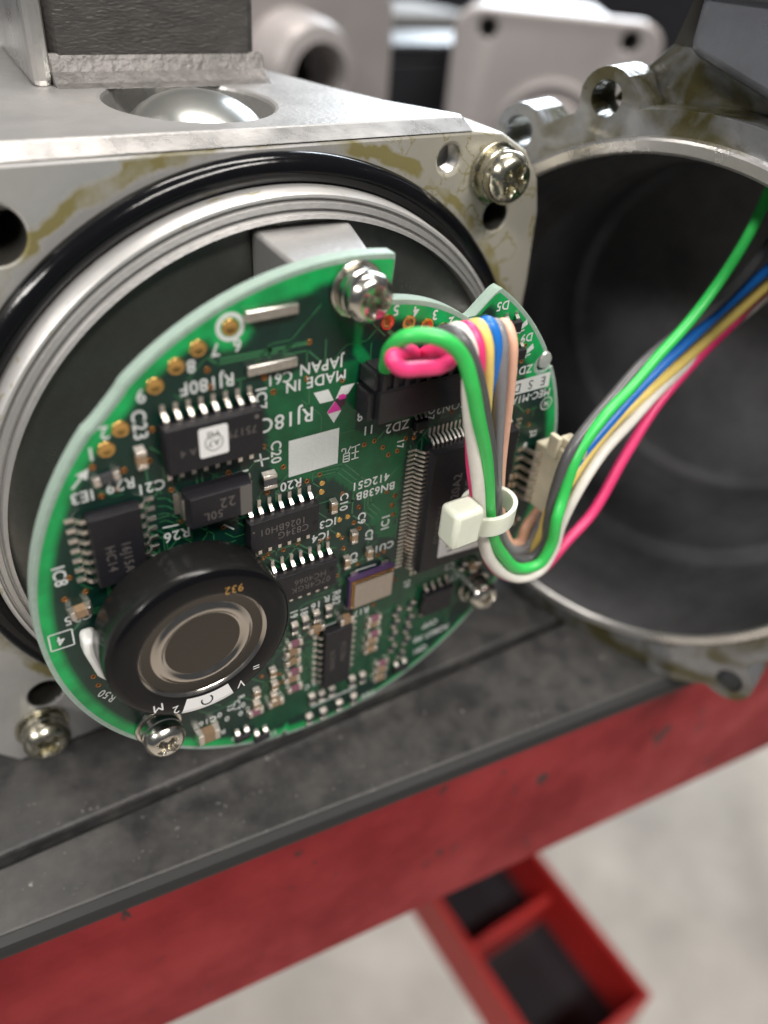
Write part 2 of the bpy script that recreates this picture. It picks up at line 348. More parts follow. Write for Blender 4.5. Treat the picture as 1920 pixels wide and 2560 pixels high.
bv = flange.modifiers.new('bevel', 'BEVEL'); bv.width = .4 * S; bv.segments = 2; bv.limit_method = 'ANGLE'; bv.angle_limit = math.radians(50)
g = G()
for i in range(8):
    y = FY + .6 + .55 * i; g.lathe([(1.74, y), (1.45, y + .27), (1.74, y + .54)], 24, HOLES[0][0])
part('thread', g, 'cast_mach', motor, smooth=30)
# raised top of the casting with chamfered front lip, round pocket and rough pad
top = [(-62, 21.4), (28.4, 21.4), (29.5, 23), (24, 32), (21, 41), (16.5, 56), (14, 75), (-62, 75)]
g = G(); g.prismz(top, 36.0, 42.2); tp = part('top_casting', g, 'cast', motor)
cut = G(); cut.prismz([(-1.7 + 9.9 * math.cos(a), 36.4 + 11.4 * math.sin(a)) for a in [2 * PI * i / 48 for i in range(48)]], 36.6, 46)
boolean(tp, cut, 'cast')
bv = tp.modifiers.new('bevel', 'BEVEL'); bv.width = .5 * S; bv.segments = 2; bv.limit_method = 'ANGLE'; bv.angle_limit = math.radians(50)
g = G(); g.prismx([(19.02, 41.15), (21.35, 42.15), (21.35, 41.15)], -62, 28.4); part('chamfer_lip', g, 'cast_mach', motor)
g = G()     # domed plug in the pocket
vs = [(-1.5, 34.6, 43.6)]; fs = []
for k in range(1, 9):
    a = PI / 2 * k / 8
    for i in range(32): vs.append((-1.5 + 9.2 * math.sin(a) * math.cos(2 * PI * i / 32), 34.6 + 10.4 * math.sin(a) * math.sin(2 * PI * i / 32), 36.7 + 6.9 * math.cos(a)))
for i in range(32): fs.append((0, 1 + i, 1 + (i + 1) % 32))
for k in range(7):
    for i in range(32): fs.append((1 + k * 32 + i, 1 + (k + 1) * 32 + i, 1 + (k + 1) * 32 + (i + 1) % 32, 1 + k * 32 + (i + 1) % 32))
g.add(vs, fs); part('plug_dome', g, 'cast_dome', motor, smooth=60)
g = G(); g.prismz([(-14.6, 47.5), (12.4, 47.5), (11.4, 75), (-12, 75)], 42.0, 66); part('connector_boss', g, 'cast_dark', motor, bevel=1.2, smooth=40)
g = G(); g.prismx([(44.0, 42.1), (45.2, 42.6), (46.6, 43.6), (47.7, 45.6), (47.7, 42.1)], -14.8, 13.4); part('boss_fillet', g, 'cast_rough', motor, bevel=.3)
g = G(); g.prismz([(-17.2, 46.0), (-14.8, 46.0), (-12.4, 75), (-15, 75)], 42.0, 66); part('boss_rib', g, 'cast_mach', motor, bevel=.8)
g = G(); g.prism([(-62, 36), (20, 36), (27, 33), (31, 28), (33.5, 20), (34, -20), (31, -34), (24, -41), (-62, -41)], FY + 11.02, 150); part('body', g, 'cast', motor, bevel=2, smooth=40)
# boss, its turned grooves, the dark end plate
g = G(); g.lathe([(38.9, FY + .02), (38.9, 18.0), (37.75, 17.6), (37.5, 14.3), (37.25, 13.95), (36.95, 13.9)], 160); part('boss_ring', g, 'boss', motor, smooth=35)
g = G(); g.lathe([(36.96, 13.9), (36.85, 14.3), (36.65, 14.3), (36.5, 13.6), (35.95, 13.4), (35.85, 13.8), (35.65, 13.75), (35.5, 12.7), (35.1, 12.5), (34.9, 17.2)], 160); part('ring_face', g, 'cast', motor, smooth=35)
g = G(); g.lathe([(34.95, 14.3), (34.0, 14.1), (.01, 14.1)], 120); part('end_plate', g, 'disc', motor, smooth=35)
oring = G(); oring.tube([(39.2 * math.cos(a), 17.45, 39.2 * math.sin(a)) for a in [2 * PI * i / 160 for i in range(160)]], 1.62, 18, True)
tag(part('seal_ring', oring, 'oring', None, (0, 0, 0), smooth=60), 'glossy black rubber O-ring round the motor boss', 'seal ring')
# standoff posts of the end plate that carry the board
def post(cx, cz, w, d, ang, h0=1.75):
    g = G(); c_, s_ = math.cos(ang), math.sin(ang)
    def R(x, z): return (cx + x * c_ - z * s_, cz + x * s_ + z * c_)
    lo = [R(-w, -d), R(w, -d), R(w, d), R(-w, d)]; hi = [R(-w * .78, -d * .8), R(w * .78, -d * .8), R(w * .8, d * .86), R(-w * .8, d * .86)]
    vs = [(a, 14.05, b) for a, b in lo] + [(a, h0, b) for a, b in hi]
    g.add(vs, [(0, 1, 2, 3), (7, 6, 5, 4), (0, 4, 5, 1), (1, 5, 6, 2), (2, 6, 7, 3), (3, 7, 4, 0)])
    return part('standoff', g, 'cast', motor, bevel=.5, smooth=40)
SCREWS = [(.5, 32.3), (24.6, -18.6), (-25.0, -20.6)]
for cx, cz in SCREWS[1:]: post(cx, cz, 3.6, 2.8, math.atan2(cz, cx) - PI / 2)
g = G(); lo = [(-4.2, 28.5), (7.6, 28.5), (7.8, 34.1), (-4.3, 34.2)]; hi = [(-4.4, 29), (3.8, 29.0), (4.0, 34.1), (-4.6, 34.2)]
g.add([(a, 14.05, b) for a, b in lo] + [(a, 1.75, b) for a, b in hi], [(0, 1, 2, 3), (7, 6, 5, 4), (0, 4, 5, 1), (1, 5, 6, 2), (2, 6, 7, 3), (3, 7, 4, 0)])
part('standoff', g, 'cast', motor, bevel=.5, smooth=40)

# ------------------------------------------------------------------ screws
def screw_meshes(R, mname):
    g = G(); n = 56; rings = 20; vs = []; fs = []      # pan head with a cross recess; axis along -y, base at y = 0
    Hh = R * .80
    for k in range(rings + 1):
        r = R * k / rings
        for i in range(n):
            a = 2 * PI * i / n; x, z = r * math.cos(a), r * math.sin(a)
            t = k / rings; y = Hh * (1 - max(0, (t - .62) / .38) ** 2.0 * .42 - .06 * t * t)
            w = R * .165 * (1.15 - .3 * r / R)
            dx = min(abs(x), abs(z)); L_ = max(abs(x), abs(z))
            dep = max(0, min(1, (w - dx) / (R * .06) + .5)) * max(0, min(1, (R * .60 - L_) / (R * .10)))
            ctr = max(0, min(1, (R * .26 - r) / (R * .08)))
            y -= max(dep * .5, ctr * .58) * R * (1 - .25 * r / R)
            vs.append((x, -y, z))
    for k in range(rings):
        for i in range(n): fs.append((k * n + i, k * n + (i + 1) % n, (k + 1) * n + (i + 1) % n, (k + 1) * n + i))
    b = len(vs)
    for i in range(n):
        a = 2 * PI * i / n; vs.append((R * .96 * math.cos(a), 0, R * .96 * math.sin(a)))
    for i in range(n): fs.append((rings * n + i, rings * n + (i + 1) % n, b + (i + 1) % n, b + i))
    g.add(vs, fs); return g.mesh('head', mname, 40, True)
def washer(r0, r1, y0, y1, mname, gap=False):
    g = G(); prof = [(r0, y0), (r1 - .12, y0), (r1, y0 - .12 if y0 > y1 else y0), (r1, y1 + .12), (r1 - .12, y1), (r0, y1), (r0, y0)]
    g.lathe(prof, 40, a0=0.1 if gap else 0, a1=2 * PI - (.1 if gap else 0)); return g.mesh('washer', mname, 40)
def screw(name, label, base, R, mname, group, tilt=(0, 0, 0), spin=.3, hgt=0.0):
    t = thing(name, label, 'screw', base, 0, group); t.rotation_euler = tilt
    link('flat_washer', washer(R * .5, R * 1.16, 0, -.6, mname), t)
    link('spring_washer', washer(R * .5, R * 1.0, -.65, -1.85, mname, True), t, rot=(0, spin + 1, 0))
    link('head', screw_meshes(R, mname), t, (0, -1.9, 0), (0, spin, 0))
    g = G(); g.lathe([(R * .48, 12 if hgt == 0 else hgt), (R * .48, -1.95)], 20); part('shank', g, mname, t, smooth=60)
    return t
SG = 'screws holding the circuit board'
screw('screw', 'bright cross-head screw with washers at the top of the green board', (.5, 0, 32.3), 2.55, 'steel', SG, spin=.35)
screw('screw', 'bright cross-head screw beside the small black chip at the board rim', (24.6, 0, -18.6), 2.4, 'steel', SG, spin=.1)
screw('screw', 'bright cross-head screw below the round black capacitor', (-25.0, 0, -20.6), 2.55, 'steel', SG, spin=.8)

# ------------------------------------------------------------------ the circuit board
board = thing('circuit_board', 'round green encoder circuit board crowded with chips, held by screws on the motor', 'circuit board', (0, 0, 0))
ANG = sorted(set([i * 1.0 for i in range(360)] + [55 + .12 * i for i in range(34)] + [79 + .12 * i for i in range(26)] + [28.5 + .12 * i for i in range(48)] + [255.5 + .2 * i for i in range(20)]))
def sstep(a, b, x):
    t = max(0, min(1, (x - a) / (b - a))); return t * t * (3 - 2 * t)
def ro(d):
    r = 35.55
    if 131 < d < 140: r -= .28 * math.sin((d - 131) / 9 * PI) ** .5
    if d > 145 and d < 250: r += .0
    n1 = sstep(55.6, 58.6, d) * (1 - sstep(81.0, 82.0, d))
    if n1 > 0: r = 35.4 - n1 * (35.4 - (30.75 + .25 * math.cos((d - 69) / 12 * PI / 2)))
    # round relief next to the dowel
    a = math.radians(d); cx, cz, rr = 29.7, 18.2, 1.5
    bq = cx * math.cos(a) + cz * math.sin(a); cc = cx * cx + cz * cz - rr * rr; dsc = bq * bq - cc
    if dsc > 0 and bq > 0: r = min(r, bq - math.sqrt(dsc))
    if 257 < d < 258.6: r -= .9 * math.sin((d - 257) / 1.6 * PI)
    return r
OUT = [(ro(d) * math.cos(math.radians(d)), ro(d) * math.sin(math.radians(d))) for d in ANG]
nA = len(ANG)
g = G(); g.prism(OUT, .0, 1.6, cap=False)
k0 = len(g.v); g.add([(x * .93, 0, z * .93) for x, z in OUT] + [(x, 1.6, z) for x, z in OUT], [])
g.f += [(i, (i + 1) % nA, k0 + (i + 1) % nA, k0 + i) for i in range(nA)] + [tuple(range(k0 + nA, k0 + 2 * nA))]; g.m += [0] * (nA + 1)
part('substrate', g, 'fr4', board, smooth=30, weld=True)
def seg_d(p, a, b):
    ax, az = a; bx, bz = b; t = max(0, min(1, ((p[0] - ax) * (bx - ax) + (p[1] - az) * (bz - az)) / ((bx - ax) ** 2 + (bz - az) ** 2 + 1e-9)))
    return math.hypot(p[0] - ax - t * (bx - ax), p[1] - az - t * (bz - az))
def pourf(x, z, redge):
    r = math.hypot(x, z); d = math.degrees(math.atan2(z, x)) % 360
    e = redge - r
    wd_ = 1.75 if 120 < d < 265 else 2.1
    if 265 <= d <= 330: wd_ = 1.0
    if d < 52 or d > 330: wd_ = 1.9
    v = 1 - sstep(wd_ - .5, wd_ + .55, e)
    v = max(v, 1 - sstep(1.7, 2.7, math.hypot(x + 13.0, z - 30.4)))
    v = max(v, (1 - sstep(.9, 1.9, seg_d((x, z), (-14, 33.0), (-5, 34.0)))))
    v = max(v, (1 - sstep(1.6, 2.6, seg_d((x, z), (2.6, 34.0), (3.6, 31.0)))))
    v = max(v, .75 * (1 - sstep(1.0, 1.8, seg_d((x, z), (4.6, 30.3), (15.0, 26.8)))))
    v = max(v, .8 * (1 - sstep(1.3, 2.3, seg_d((x, z), (21.5, 27.0), (29.5, 18.0)))))
    v = max(v, .45 * (1 - sstep(.5, .6, seg_d((x, z), (1.2, 30), (1.2, 25.5)))), .4 * (1 - sstep(.5, .6, seg_d((x, z), (1.2, 25.5), (4, 22)))))
    # bare-mask area with a copper pour that shows mid green, centre of the board
    def inpoly(poly):
        c = False; j = len(poly) - 1
        for i in range(len(poly)):
            if (poly[i][1] > z) != (poly[j][1] > z) and x < (poly[j][0] - poly[i][0]) * (z - poly[i][1]) / (poly[j][1] - poly[i][1]) + poly[i][0]: c = not c
            j = i
        return c
    if inpoly([(-9.5, 24.5), (1.5, 24.5), (1.5, 15.5), (5.5, 13.5), (9, 13.0), (8.6, -3), (6, -2), (4.5, 2), (2.5, 6), (-1, 9.5), (-9, 12)]): v = max(v, .21)
    if inpoly([(9.2, -9), (22, -10), (26, -14), (15, -30), (4, -31), (-12, -32), (-12, -22), (3, -14)]): v = max(v, .10)
    return v
g = G(); rings = 64; cols = []
vs = [(0, -.03, 0)]; cols.append(pourf(0, 0, 35.5))
for k in range(1, rings + 1):
    t = k / rings; t = t ** .75
    for d in ANG:
        r0 = ro(d) - .55; a = math.radians(d); r = r0 * t; x, z = r * math.cos(a), r * math.sin(a)
        vs.append((x, -.03, z)); cols.append(pourf(x, z, ro(d)))
fs = [(0, 1 + i, 1 + (i + 1) % nA) for i in range(nA)]
for k in range(rings - 1):
    for i in range(nA): fs.append((1 + k * nA + i, 1 + (k + 1) * nA + i, 1 + (k + 1) * nA + (i + 1) % nA, 1 + k * nA + (i + 1) % nA))
g.add(vs, fs); o = part('solder_mask', g, 'mask', board)
at = o.data.attributes.new('pour', 'FLOAT', 'POINT'); at.data.foreach_set('value', cols)

# copper tracks under the mask
g = G()
def track(pts, w=.16, y=-.055):
    for (a, b) in zip(pts[:-1], pts[1:]):
        dx, dz = b[0] - a[0], b[1] - a[1]; l = math.hypot(dx, dz)
        if l < 1e-6: continue
        nx, nz = -dz / l * w / 2, dx / l * w / 2; ex, ez = dx / l * w * .3, dz / l * w * .3
        a2 = (a[0] - ex, a[1] - ez); b2 = (b[0] + ex, b[1] + ez)
        g.add([(a2[0] + nx, y, a2[1] + nz), (b2[0] + nx, y, b2[1] + nz), (b2[0] - nx, y, b2[1] - nz), (a2[0] - nx, y, a2[1] - nz)], [(0, 1, 2, 3)])
rt = random.Random(3)
def route(p, n=3):
    pts = [p]; ang = rt.randrange(8)
    for _ in range(n):
        l = rt.uniform(1.0, 4.0); a = ang * PI / 4; q_ = (pts[-1][0] + l * math.cos(a), pts[-1][1] + l * math.sin(a))
        if math.hypot(*q_) > 32.5: break
        if 57 < math.degrees(math.atan2(q_[1], q_[0])) < 83 and math.hypot(*q_) > 28.5: break
        pts.append(q_); ang += rt.choice((-1, 1))
    track(pts, rt.choice((.14, .14, .2)))
for _ in range(260):
    a = rt.uniform(0, 2 * PI); r = 31.5 * math.sqrt(rt.random()); p = (r * math.cos(a), r * math.sin(a))
    if -9.5 < p[0] < 9 and 9.5 < p[1] < 24: continue
    route(p, rt.randint(2, 4))
for k in range(6):   # bus of parallel tracks beside the dual-row chip
    o_ = .42 * k; track([(-21.6, 13.6 - 1.27 * k * .8), (-20.6 - o_ * .3, 13.3 - .9 * k), (-19.2 + o_ * .4, 11.5 - .9 * k), (-19.2 + o_ * .4, 8)], .15)
track([B(3, 0, 705), B(3, 300, 650), B(3, 520, 610)], .38)
track([B(1, 1190, 745), B(1, 1260, 790), B(1, 1640, 715)], .30)
track([B(3, 1000, 540), B(3, 1130, 640)], .5)
ctr_poly = [(2.4, 7.6), (1.0, 9.2), (-.8, 10.4), (-4, 11)]
for o_ in (0, .45, .9): track([(x + o_, z + o_) for x, z in [(-3.6, 10.6), (-.6, 10.4), (1.8, 7.8), (3.6, 6.0), (3.6, 3.2), (5.2, 1.4)]], .18)
tr_o = part('copper_tracks', g, 'trace', board); tr_o['kind'] = 'stuff'

# ---- vias and pads
def ringmesh(ri, ro_, h, mname, dish=.0, n=20):
    g = G(); g.lathe([(ro_, 0), (ro_ - .04, -h), (ri + .03, -h + dish * .5), (ri, dish), (.001, dish + .02)], n); return g
via_me = G(); via_me.mi = 0; via_me.lathe([(.34, -.03), (.30, -.075), (.17, -.075), (.13, -.02)], 14); via_me.mi = 1; via_me.lathe([(.14, -.04), (.001, -.035)], 14)
via_me = via_me.mesh('via', ['copper', 'hole'], 50)
def via(p, s=1.0):
    o = link('via', via_me, board, (p[0], 0, p[1]))
    if s != 1: o.scale = (s, 1, s)
for r_, pts in {3: [(530, 605), (262, 808), (515, 822), (727, 830), (315, 900), (375, 1345), (48, 1380), (855, 1212), (965, 1228), (1050, 1250), (997, 1272), (915, 1190), (1150, 1170), (1100, 1175), (590, 1390), (1020, 1570), (1035, 1515), (990, 1490), (515, 1428), (470, 1450), (725, 1505), (822, 1582), (280, 1495), (258, 1225)],
                1: [(1195, 830), (1218, 940), (845, 1210), (825, 1410), (665, 1470), (462, 1450), (965, 1595), (1330, 1487), (620, 1590), (520, 1635), (1618, 970), (1560, 880)],
                4: [(768, 260), (740, 345), (770, 378), (597, 428), (683, 488), (675, 430), (958, 300), (950, 250), (968, 195), (922, 175), (965, 660), (848, 800), (350, 497), (265, 520), (240, 540), (430, 460), (760, 575), (645, 640), (555, 445), (870, 525), (905, 505)],
                2: [(265, 708), (390, 660), (293, 580), (435, 1165), (465, 1215), (1205, 280), (955, 245)],
                5: [(1160, 905), (1165, 1000), (635, 905), (1140, 455), (1115, 560), (220, 1560), (240, 1490), (185, 1460), (228, 1620)],
                6: [(150, 920), (340, 895), (345, 990), (770, 440)]}.items():
    for x, y in pts: via(B(r_, x, y))
gp = G(); gp.lathe([(.86, -.03), (.83, -.13), (.76, -.17), (.52, -.11), (.30, -.065), (.001, -.05)], 28); gp = gp.mesh('gold_pad', 'gold', 60)
for r_, x, y in ((1, 1340, 555), (1, 1135, 690), (1, 995, 805), (1, 860, 930), (1, 640, 1205), (1, 550, 1335)):
    p = B(r_, x, y); link('gold_pad', gp, board, (p[0], 0, p[1]))
g = G(); p = B(1, 1340, 555); g.lathe([(1.45, -.035), (1.42, -.06), (1.02, -.06), (1.0, -.035)], 32, p); part('pad_ring', g, 'silk', board)
gh = G(); gh.mi = 0; gh.lathe([(.88, -.03), (.85, -.15), (.66, -.16), (.44, -.07), (.36, -.05)], 24); gh.mi = 1; gh.lathe([(.37, -.052), (.001, -.05)], 24); gh = gh.mesh('plated_hole', ['gold', 'copper'], 50)
for x, y in ((993, 485), (1115, 490), (1223, 505), (1320, 530)):
    p = B(3, x, y); link('plated_hole', gh, board, (p[0], 0, p[1]))
for x, y in ((605, 1440), (600, 1490)):
    p = B(3, x, y); g = G(); g.lathe([(.36, -.035), (.33, -.08), (.001, -.085)], 16, p); part('test_pad', g, 'gold', board)
for x, y in ((660, 330), (705, 313), (653, 415), (563, 128), (562, 177)):
    p = B(4, x, y); g = G(); g.lathe([(.36, -.035), (.33, -.08), (.001, -.085)], 16, p); part('test_pad', g, 'gold', board)
for (a, b) in (((135, 445), (450, 385)), ((148, 770), (445, 695))):
    A = B(3, a[0], a[1] + 5); Q = B(3, *b); zc = (A[1] + Q[1]) / 2
    g = G(); g.box(A[0], Q[0], -.75, -.03, zc - .55, zc + .55); part('tinned_bar', g, 'tin', board, bevel=.16, smooth=40)

# ---- chips
def lead_mesh(L_, hh, w, t=.18, drop=.0):
    """gull-wing lead leaving the body at height hh; local +x outward, -y away from the board"""
    f_ = L_ * .48
    c = [(-.25, hh), (L_ * .22, hh), (L_ * .42, hh * .55), (L_ * .50, .16), (L_ * .60, .10), (L_, .10)]
    pts = []
    for i, (x, h) in enumerate(c):
        a = c[max(0, i - 1)]; b = c[min(len(c) - 1, i + 1)]; dx, dh = b[0] - a[0], b[1] - a[1]; l = math.hypot(dx, dh); pts.append((x, h, -dh / l * t / 2, dx / l * t / 2))
    vs = []; 
    for x, h, nx, nh in pts:
        for sgn in (1, -1):
            for sz in (-w / 2, w / 2): vs.append((x + nx * sgn, -(h + nh * sgn), sz))
    fs = []
    for i in range(len(pts) - 1):
        a, b = i * 4, i * 4 + 4
        fs += [(a, a + 1, b + 1, b), (a + 2, b + 2, b + 3, a + 3), (a, b, b + 2, a + 2), (a + 1, a + 3, b + 3, b + 1)]
    e = (len(pts) - 1) * 4; fs += [(0, 2, 3, 1), (e, e + 1, e + 3, e + 2)]
    g = G(); g.add(vs, fs); return g
def chip_body(w, h, t, gap=.12, dr=.10, bev=.35):
    g = G(); mid = gap + (t - gap) * .48
    def rect(k): return [(-w / 2 + k, -h / 2 + k), (w / 2 - k, -h / 2 + k), (w / 2 - k, h / 2 - k), (-w / 2 + k, h / 2 - k)]
    vs = []
    for k, y in ((dr, gap), (0, mid), (dr * 1.2, t)): vs += [(a, -y, b) for a, b in rect(k)]
    fs = [(0, 1, 2, 3), (8, 9, 10, 11)]
    for q in (0, 4): fs += [(q + i, q + (i + 1) % 4, q + 4 + (i + 1) % 4, q + 4 + i) for i in range(4)]
    g.add(vs, fs); return g
def chip(name, cx, cz, w, h, t, sides, label=None, lw=.42, lL=1.3, lmat='tin', mname='chip', hh=None):
    """sides: {'t': (n, pitch), ...}; the lead rows run along that edge"""
    o = part(name, chip_body(w, h, t), mname, board, (cx, 0, cz), bevel=.07)
    if label: o['label'] = label
    hh = hh or t * .5; g = lead_mesh(lL, hh, lw); me = g.mesh('lead', lmat, 35)
    for sd, (n, pitch) in sides.items():
        for i in range(n):
            q_ = (i - (n - 1) / 2) * pitch
            if sd == 't': link('lead', me, o, (q_, 0, h / 2), (0, -PI / 2, 0))
            if sd == 'b': link('lead', me, o, (q_, 0, -h / 2), (0, PI / 2, 0))
            if sd == 'r': link('lead', me, o, (w / 2, 0, q_), (0, 0, 0))
            if sd == 'l': link('lead', me, o, (-w / 2, 0, q_), (0, PI, 0))
    return o
def dot(o, x, z, t, r=.25, m='chip_mark'):
    g = G(); g.lathe([(r, 0), (.001, 0)], 16); part('pin_mark', g, m, o, (x, -t - .02, z))

# ---- lettering
TXT = {}
def text_mesh(txt, cap, stretch=1.0, bold=0.0):
    cu = bpy.data.curves.new('t', 'FONT'); cu.body = txt; cu.size = cap / .70; cu.align_x = 'CENTER'; cu.align_y = 'CENTER'; cu.space_character = 1.08; cu.resolution_u = 3
    cu.offset = bold
    o = bpy.data.objects.new('t', cu); sc.collection.objects.link(o)
    dg = bpy.context.evaluated_depsgraph_get(); me = bpy.data.meshes.new_from_object(o.evaluated_get(dg))
    bpy.data.objects.remove(o)
    vs = np.zeros(len(me.vertices) * 3); me.vertices.foreach_get('co', vs); vs = vs.reshape(-1, 3)
    fs = [tuple(p.vertices) for p in me.polygons]; bpy.data.meshes.remove(me); return vs * [stretch, 1, 1], fs
def letter(txt, c, cap, rot=180, parent=None, y=-.075, m='silk', stretch=.95, name='lettering', bold=.0):
    vs, fs = text_mesh(txt, cap, stretch, bold); a = math.radians(rot); g = G()
    g.add([(v[0] * math.cos(a) - v[1] * math.sin(a), 0, v[0] * math.sin(a) + v[1] * math.cos(a)) for v in vs], fs)
    me = bpy.data.meshes.new(name); me.from_pydata([(p[0] * S, p[1] * S, p[2] * S) for p in g.v], [], g.f); me.materials.append(M[m])
    return link(name, me, parent or board, (c[0], y, c[1]))
def T(txt, r, x, y, cap=1.25, rot=180, **k): return letter(txt, B(r, x, y), cap, rot, bold=.03, **k)
def poly(name, r, pts, m, y=-.08, h=0, parent=None):
    g = G(); g.sheet([B(r, x, yy, h) for x, yy in pts], y); return part(name, g, m, parent or board)
def bar(a, b, w=.18, m='silk', name='silk_line', y=-.07):
    dx, dz = b[0] - a[0], b[1] - a[1]; l = math.hypot(dx, dz); nx, nz = -dz / l * w / 2, dx / l * w / 2
    g = G(); g.sheet([(a[0] + nx, a[1] + nz), (b[0] + nx, b[1] + nz), (b[0] - nx, b[1] - nz), (a[0] - nx, a[1] - nz)], y); return part(name, g, m, board)

T('RJ180F', 1, 1195, 915, 1.35); T('RJ18C', 3, 395, 1060, 1.75); T('MADE IN', 3, 570, 830, 1.25); T('JAPAN', 3, 600, 740, 1.25); T('C61', 3, 352, 815, 1.2)
T('IC7', 1, 1535, 1010, 1.2, -90); T('C23', 1, 757, 1180, 1.35, -90); T('C20', 3, 328, 1255, 1.2, -90); T('C21', 1, 835, 1570, 1.2); T('R29', 1, 640, 1560, 1.25)
T('IE3', 1, 395, 1635, 1.25); T('6', 1, 1385, 665, 1.3); T('7', 1, 1245, 695, 1.3); T('8', 1, 1090, 800, 1.3); T('9', 1, 768, 990, 1.4); T('2', 1, 535, 1225, 1.4); T('1', 1, 450, 1360, 1.4)
T('5', 3, 1042, 412, 1.15); T('4', 3, 1160, 418, 1.15); T('3', 3, 1273, 440, 1.15); T('2', 3, 1368, 480, 1.15)
T('R26', 2, 930, 320, 1.3); T('IC8', 2, 230, 570, 1.25, -90); T('C25', 2, 345, 810, 1.2); T('R20', 3, 420, 1445, 1.2)
T('BN638B', 3, 922, 1482, 1.15); T('412G51', 3, 892, 1428, 1.15); T('IC1', 4, 915, 340, 1.2, 90); T('C10', 4, 682, 230, 1.1, -90); T('C9', 4, 780, 320, 1.1, -90); T('C7', 4, 820, 415, 1.1, -90); T('C8', 4, 735, 540, 1.1, -90)
T('IC3', 4, 595, 345, 1.15); T('IC4', 4, 555, 420, 1.15); T('CU1', 4, 905, 475, 1.15); T('R82', 4, 640, 760, 1.15, -90); T('16', 4, 530, 800, 1.1, 180); T('R', 4, 590, 765, 1.1); T('18', 4, 462, 835, 1.05, -90); T('19', 4, 405, 850, 1.05, -90); T('R17', 4, 780, 835, 1.1, 180)
T('ZD2', 3, 1050, 1100, 1.25); T('CON2', 3, 1375, 980, 1.2); T('11', 3, 878, 1122, 1.15); T('8', 3, 828, 1042, 1.15); T('4', 3, 850, 780, 1.1); T('17', 3, 1065, 1205, .95, -90); T('7', 3, 1245, 1050, 1.0, -90); T('D', 3, 1250, 1010, 1.0, -90)
T('D5', 9, 490, 400, 1.1); T('D9', 9, 870, 910, 1.1); T('ZD1', 9, 810, 1430, 1.15); T('MEC-M1A', 5, 1180, 800, 1.1); T('N', 5, 1285, 850, .75)
T('J2', 5, 1195, 1060, 1.0, -90); T('6', 5, 1140, 1140, 1.0); T('50', 2, 500, 1265, 1.05, 130); T('R', 2, 545, 1290, 1.0, 130)
T('C2', 7, 975, 150, 1.05); T('C3', 7, 1030, 270, 1.05); T('S9', 7, 505, 345, 1.05, -90); T('OFP', 7, 760, 775, 1.1); T('A2807-90', 7, 775, 880, 1.15); T('Q81', 7, 650, 1060, 1.05)
T('R', 8, 790, 790, .9, -90); T('0', 8, 815, 880, .9); T('0', 8, 785, 985, .9); T('0', 8, 528, 1005, .95); T('0', 8, 620, 1050, .95); T('13', 8, 660, 920, .9, -90); T('C', 8, 735, 860, .9, -90); T('T', 8, 735, 930, .9, -90); T('C16', 8, 385, 1080, 1.05, 180); T('R', 8, 570, 1210, .95); T('TR2', 8, 1140, 1240, 1.0); T('O', 8, 715, 1290, .9); T('C', 6, 640, 1030, .9); T('9', 6, 720, 990, .9); T('TR4', 6, 1310, 1105, 1.0)
# current-mark character, drawn stroke by stroke
cx_, cz_ = B(3, 778, 1262)
for a, b in (((-1.2, .9), (.0, .9)), ((-1.2, 0), (0, 0)), ((-.6, .9), (-.6, -1.0)), ((-1.3, -1.0), (.1, -.8)), ((.35, 1.0), (1.3, 1.0)), ((.35, 1.0), (.35, -.2)), ((1.3, 1.0), (1.3, -.2)), ((.35, .6), (1.3, .6)), ((.35, .2), (1.3, .2)), ((.35, -.2), (1.3, -.2)), ((.65, -.2), (.2, -1.1)), ((1.0, -.2), (1.0, -.9)), ((1.0, -.9), (1.6, -1.0)), ((1.6, -1.0), (1.6, -.6))):
    bar((cx_ - a[0] * .82, cz_ - a[1] * .95), (cx_ - b[0] * .82, cz_ - b[1] * .95), .15, name='lettering')
poly('print_box', 3, [(405, 1190), (705, 1110), (695, 1320), (405, 1405)], 'silk')
# three-diamond emblem with a magenta marker stroke
poly('emblem', 3, [(553, 905), (640, 882), (672, 948), (590, 968)], 'silk'); poly('emblem', 3, [(717, 865), (797, 845), (757, 908), (682, 940)], 'silk'); poly('emblem', 3, [(676, 955), (716, 1008), (672, 1082), (632, 1020)], 'silk')
poly('marker_stroke', 3, [(680, 952), (716, 1003), (640, 1028), (634, 1018)], 'magenta', -.10); poly('marker_stroke', 3, [(700, 918), (728, 908), (748, 918), (740, 935), (700, 945)], 'magenta', -.10); poly('marker_stroke', 3, [(690, 944), (742, 938), (738, 975), (712, 990), (682, 952)], 'maroon', -.09)
# screen-printed lines, arrows, boxed number
bar(B(1, 1025, 1585), B(1, 1455, 1465), .22); bar(B(2, 845, 282), B(2, 940, 262), .2); bar(B(2, 1205, 262), B(2, 1268, 290), .2); bar(B(3, 805, 1010), B(3, 815, 845), .16); bar(B(3, 200, 1310), B(3, 290, 1290), .2); bar(B(3, 235, 1265), B(3, 250, 1340), .2)
bar(B(4, 750, 610), B(4, 860, 575), .22); bar(B(6, 690, 1250), B(6, 1180, 1030), .3); bar(B(6, 840, 370), B(6, 960, 320), .2)
bar(B(1, 330, 1590), B(1, 420, 1475), .24); poly('silk_line', 1, [(435, 1455), (350, 1500), (425, 1530)], 'silk')
for a, b in (((165, 925), (305, 880)), ((305, 880), (322, 970)), ((322, 970), (185, 1015)), ((185, 1015), (165, 925))): bar(B(2, *a), B(2, *b), .16)
T('4', 2, 240, 948, 1.2, 180)
g = G(); p = B(5, 1285, 850); g.lathe([(1.0, -.07), (.86, -.07)], 28, p); part('silk_line', g, 'silk', board)
poly('esd_label', 9, [(650, 1625), (1250, 1455), (1215, 1690), (605, 1850)], 'silk', -.07)
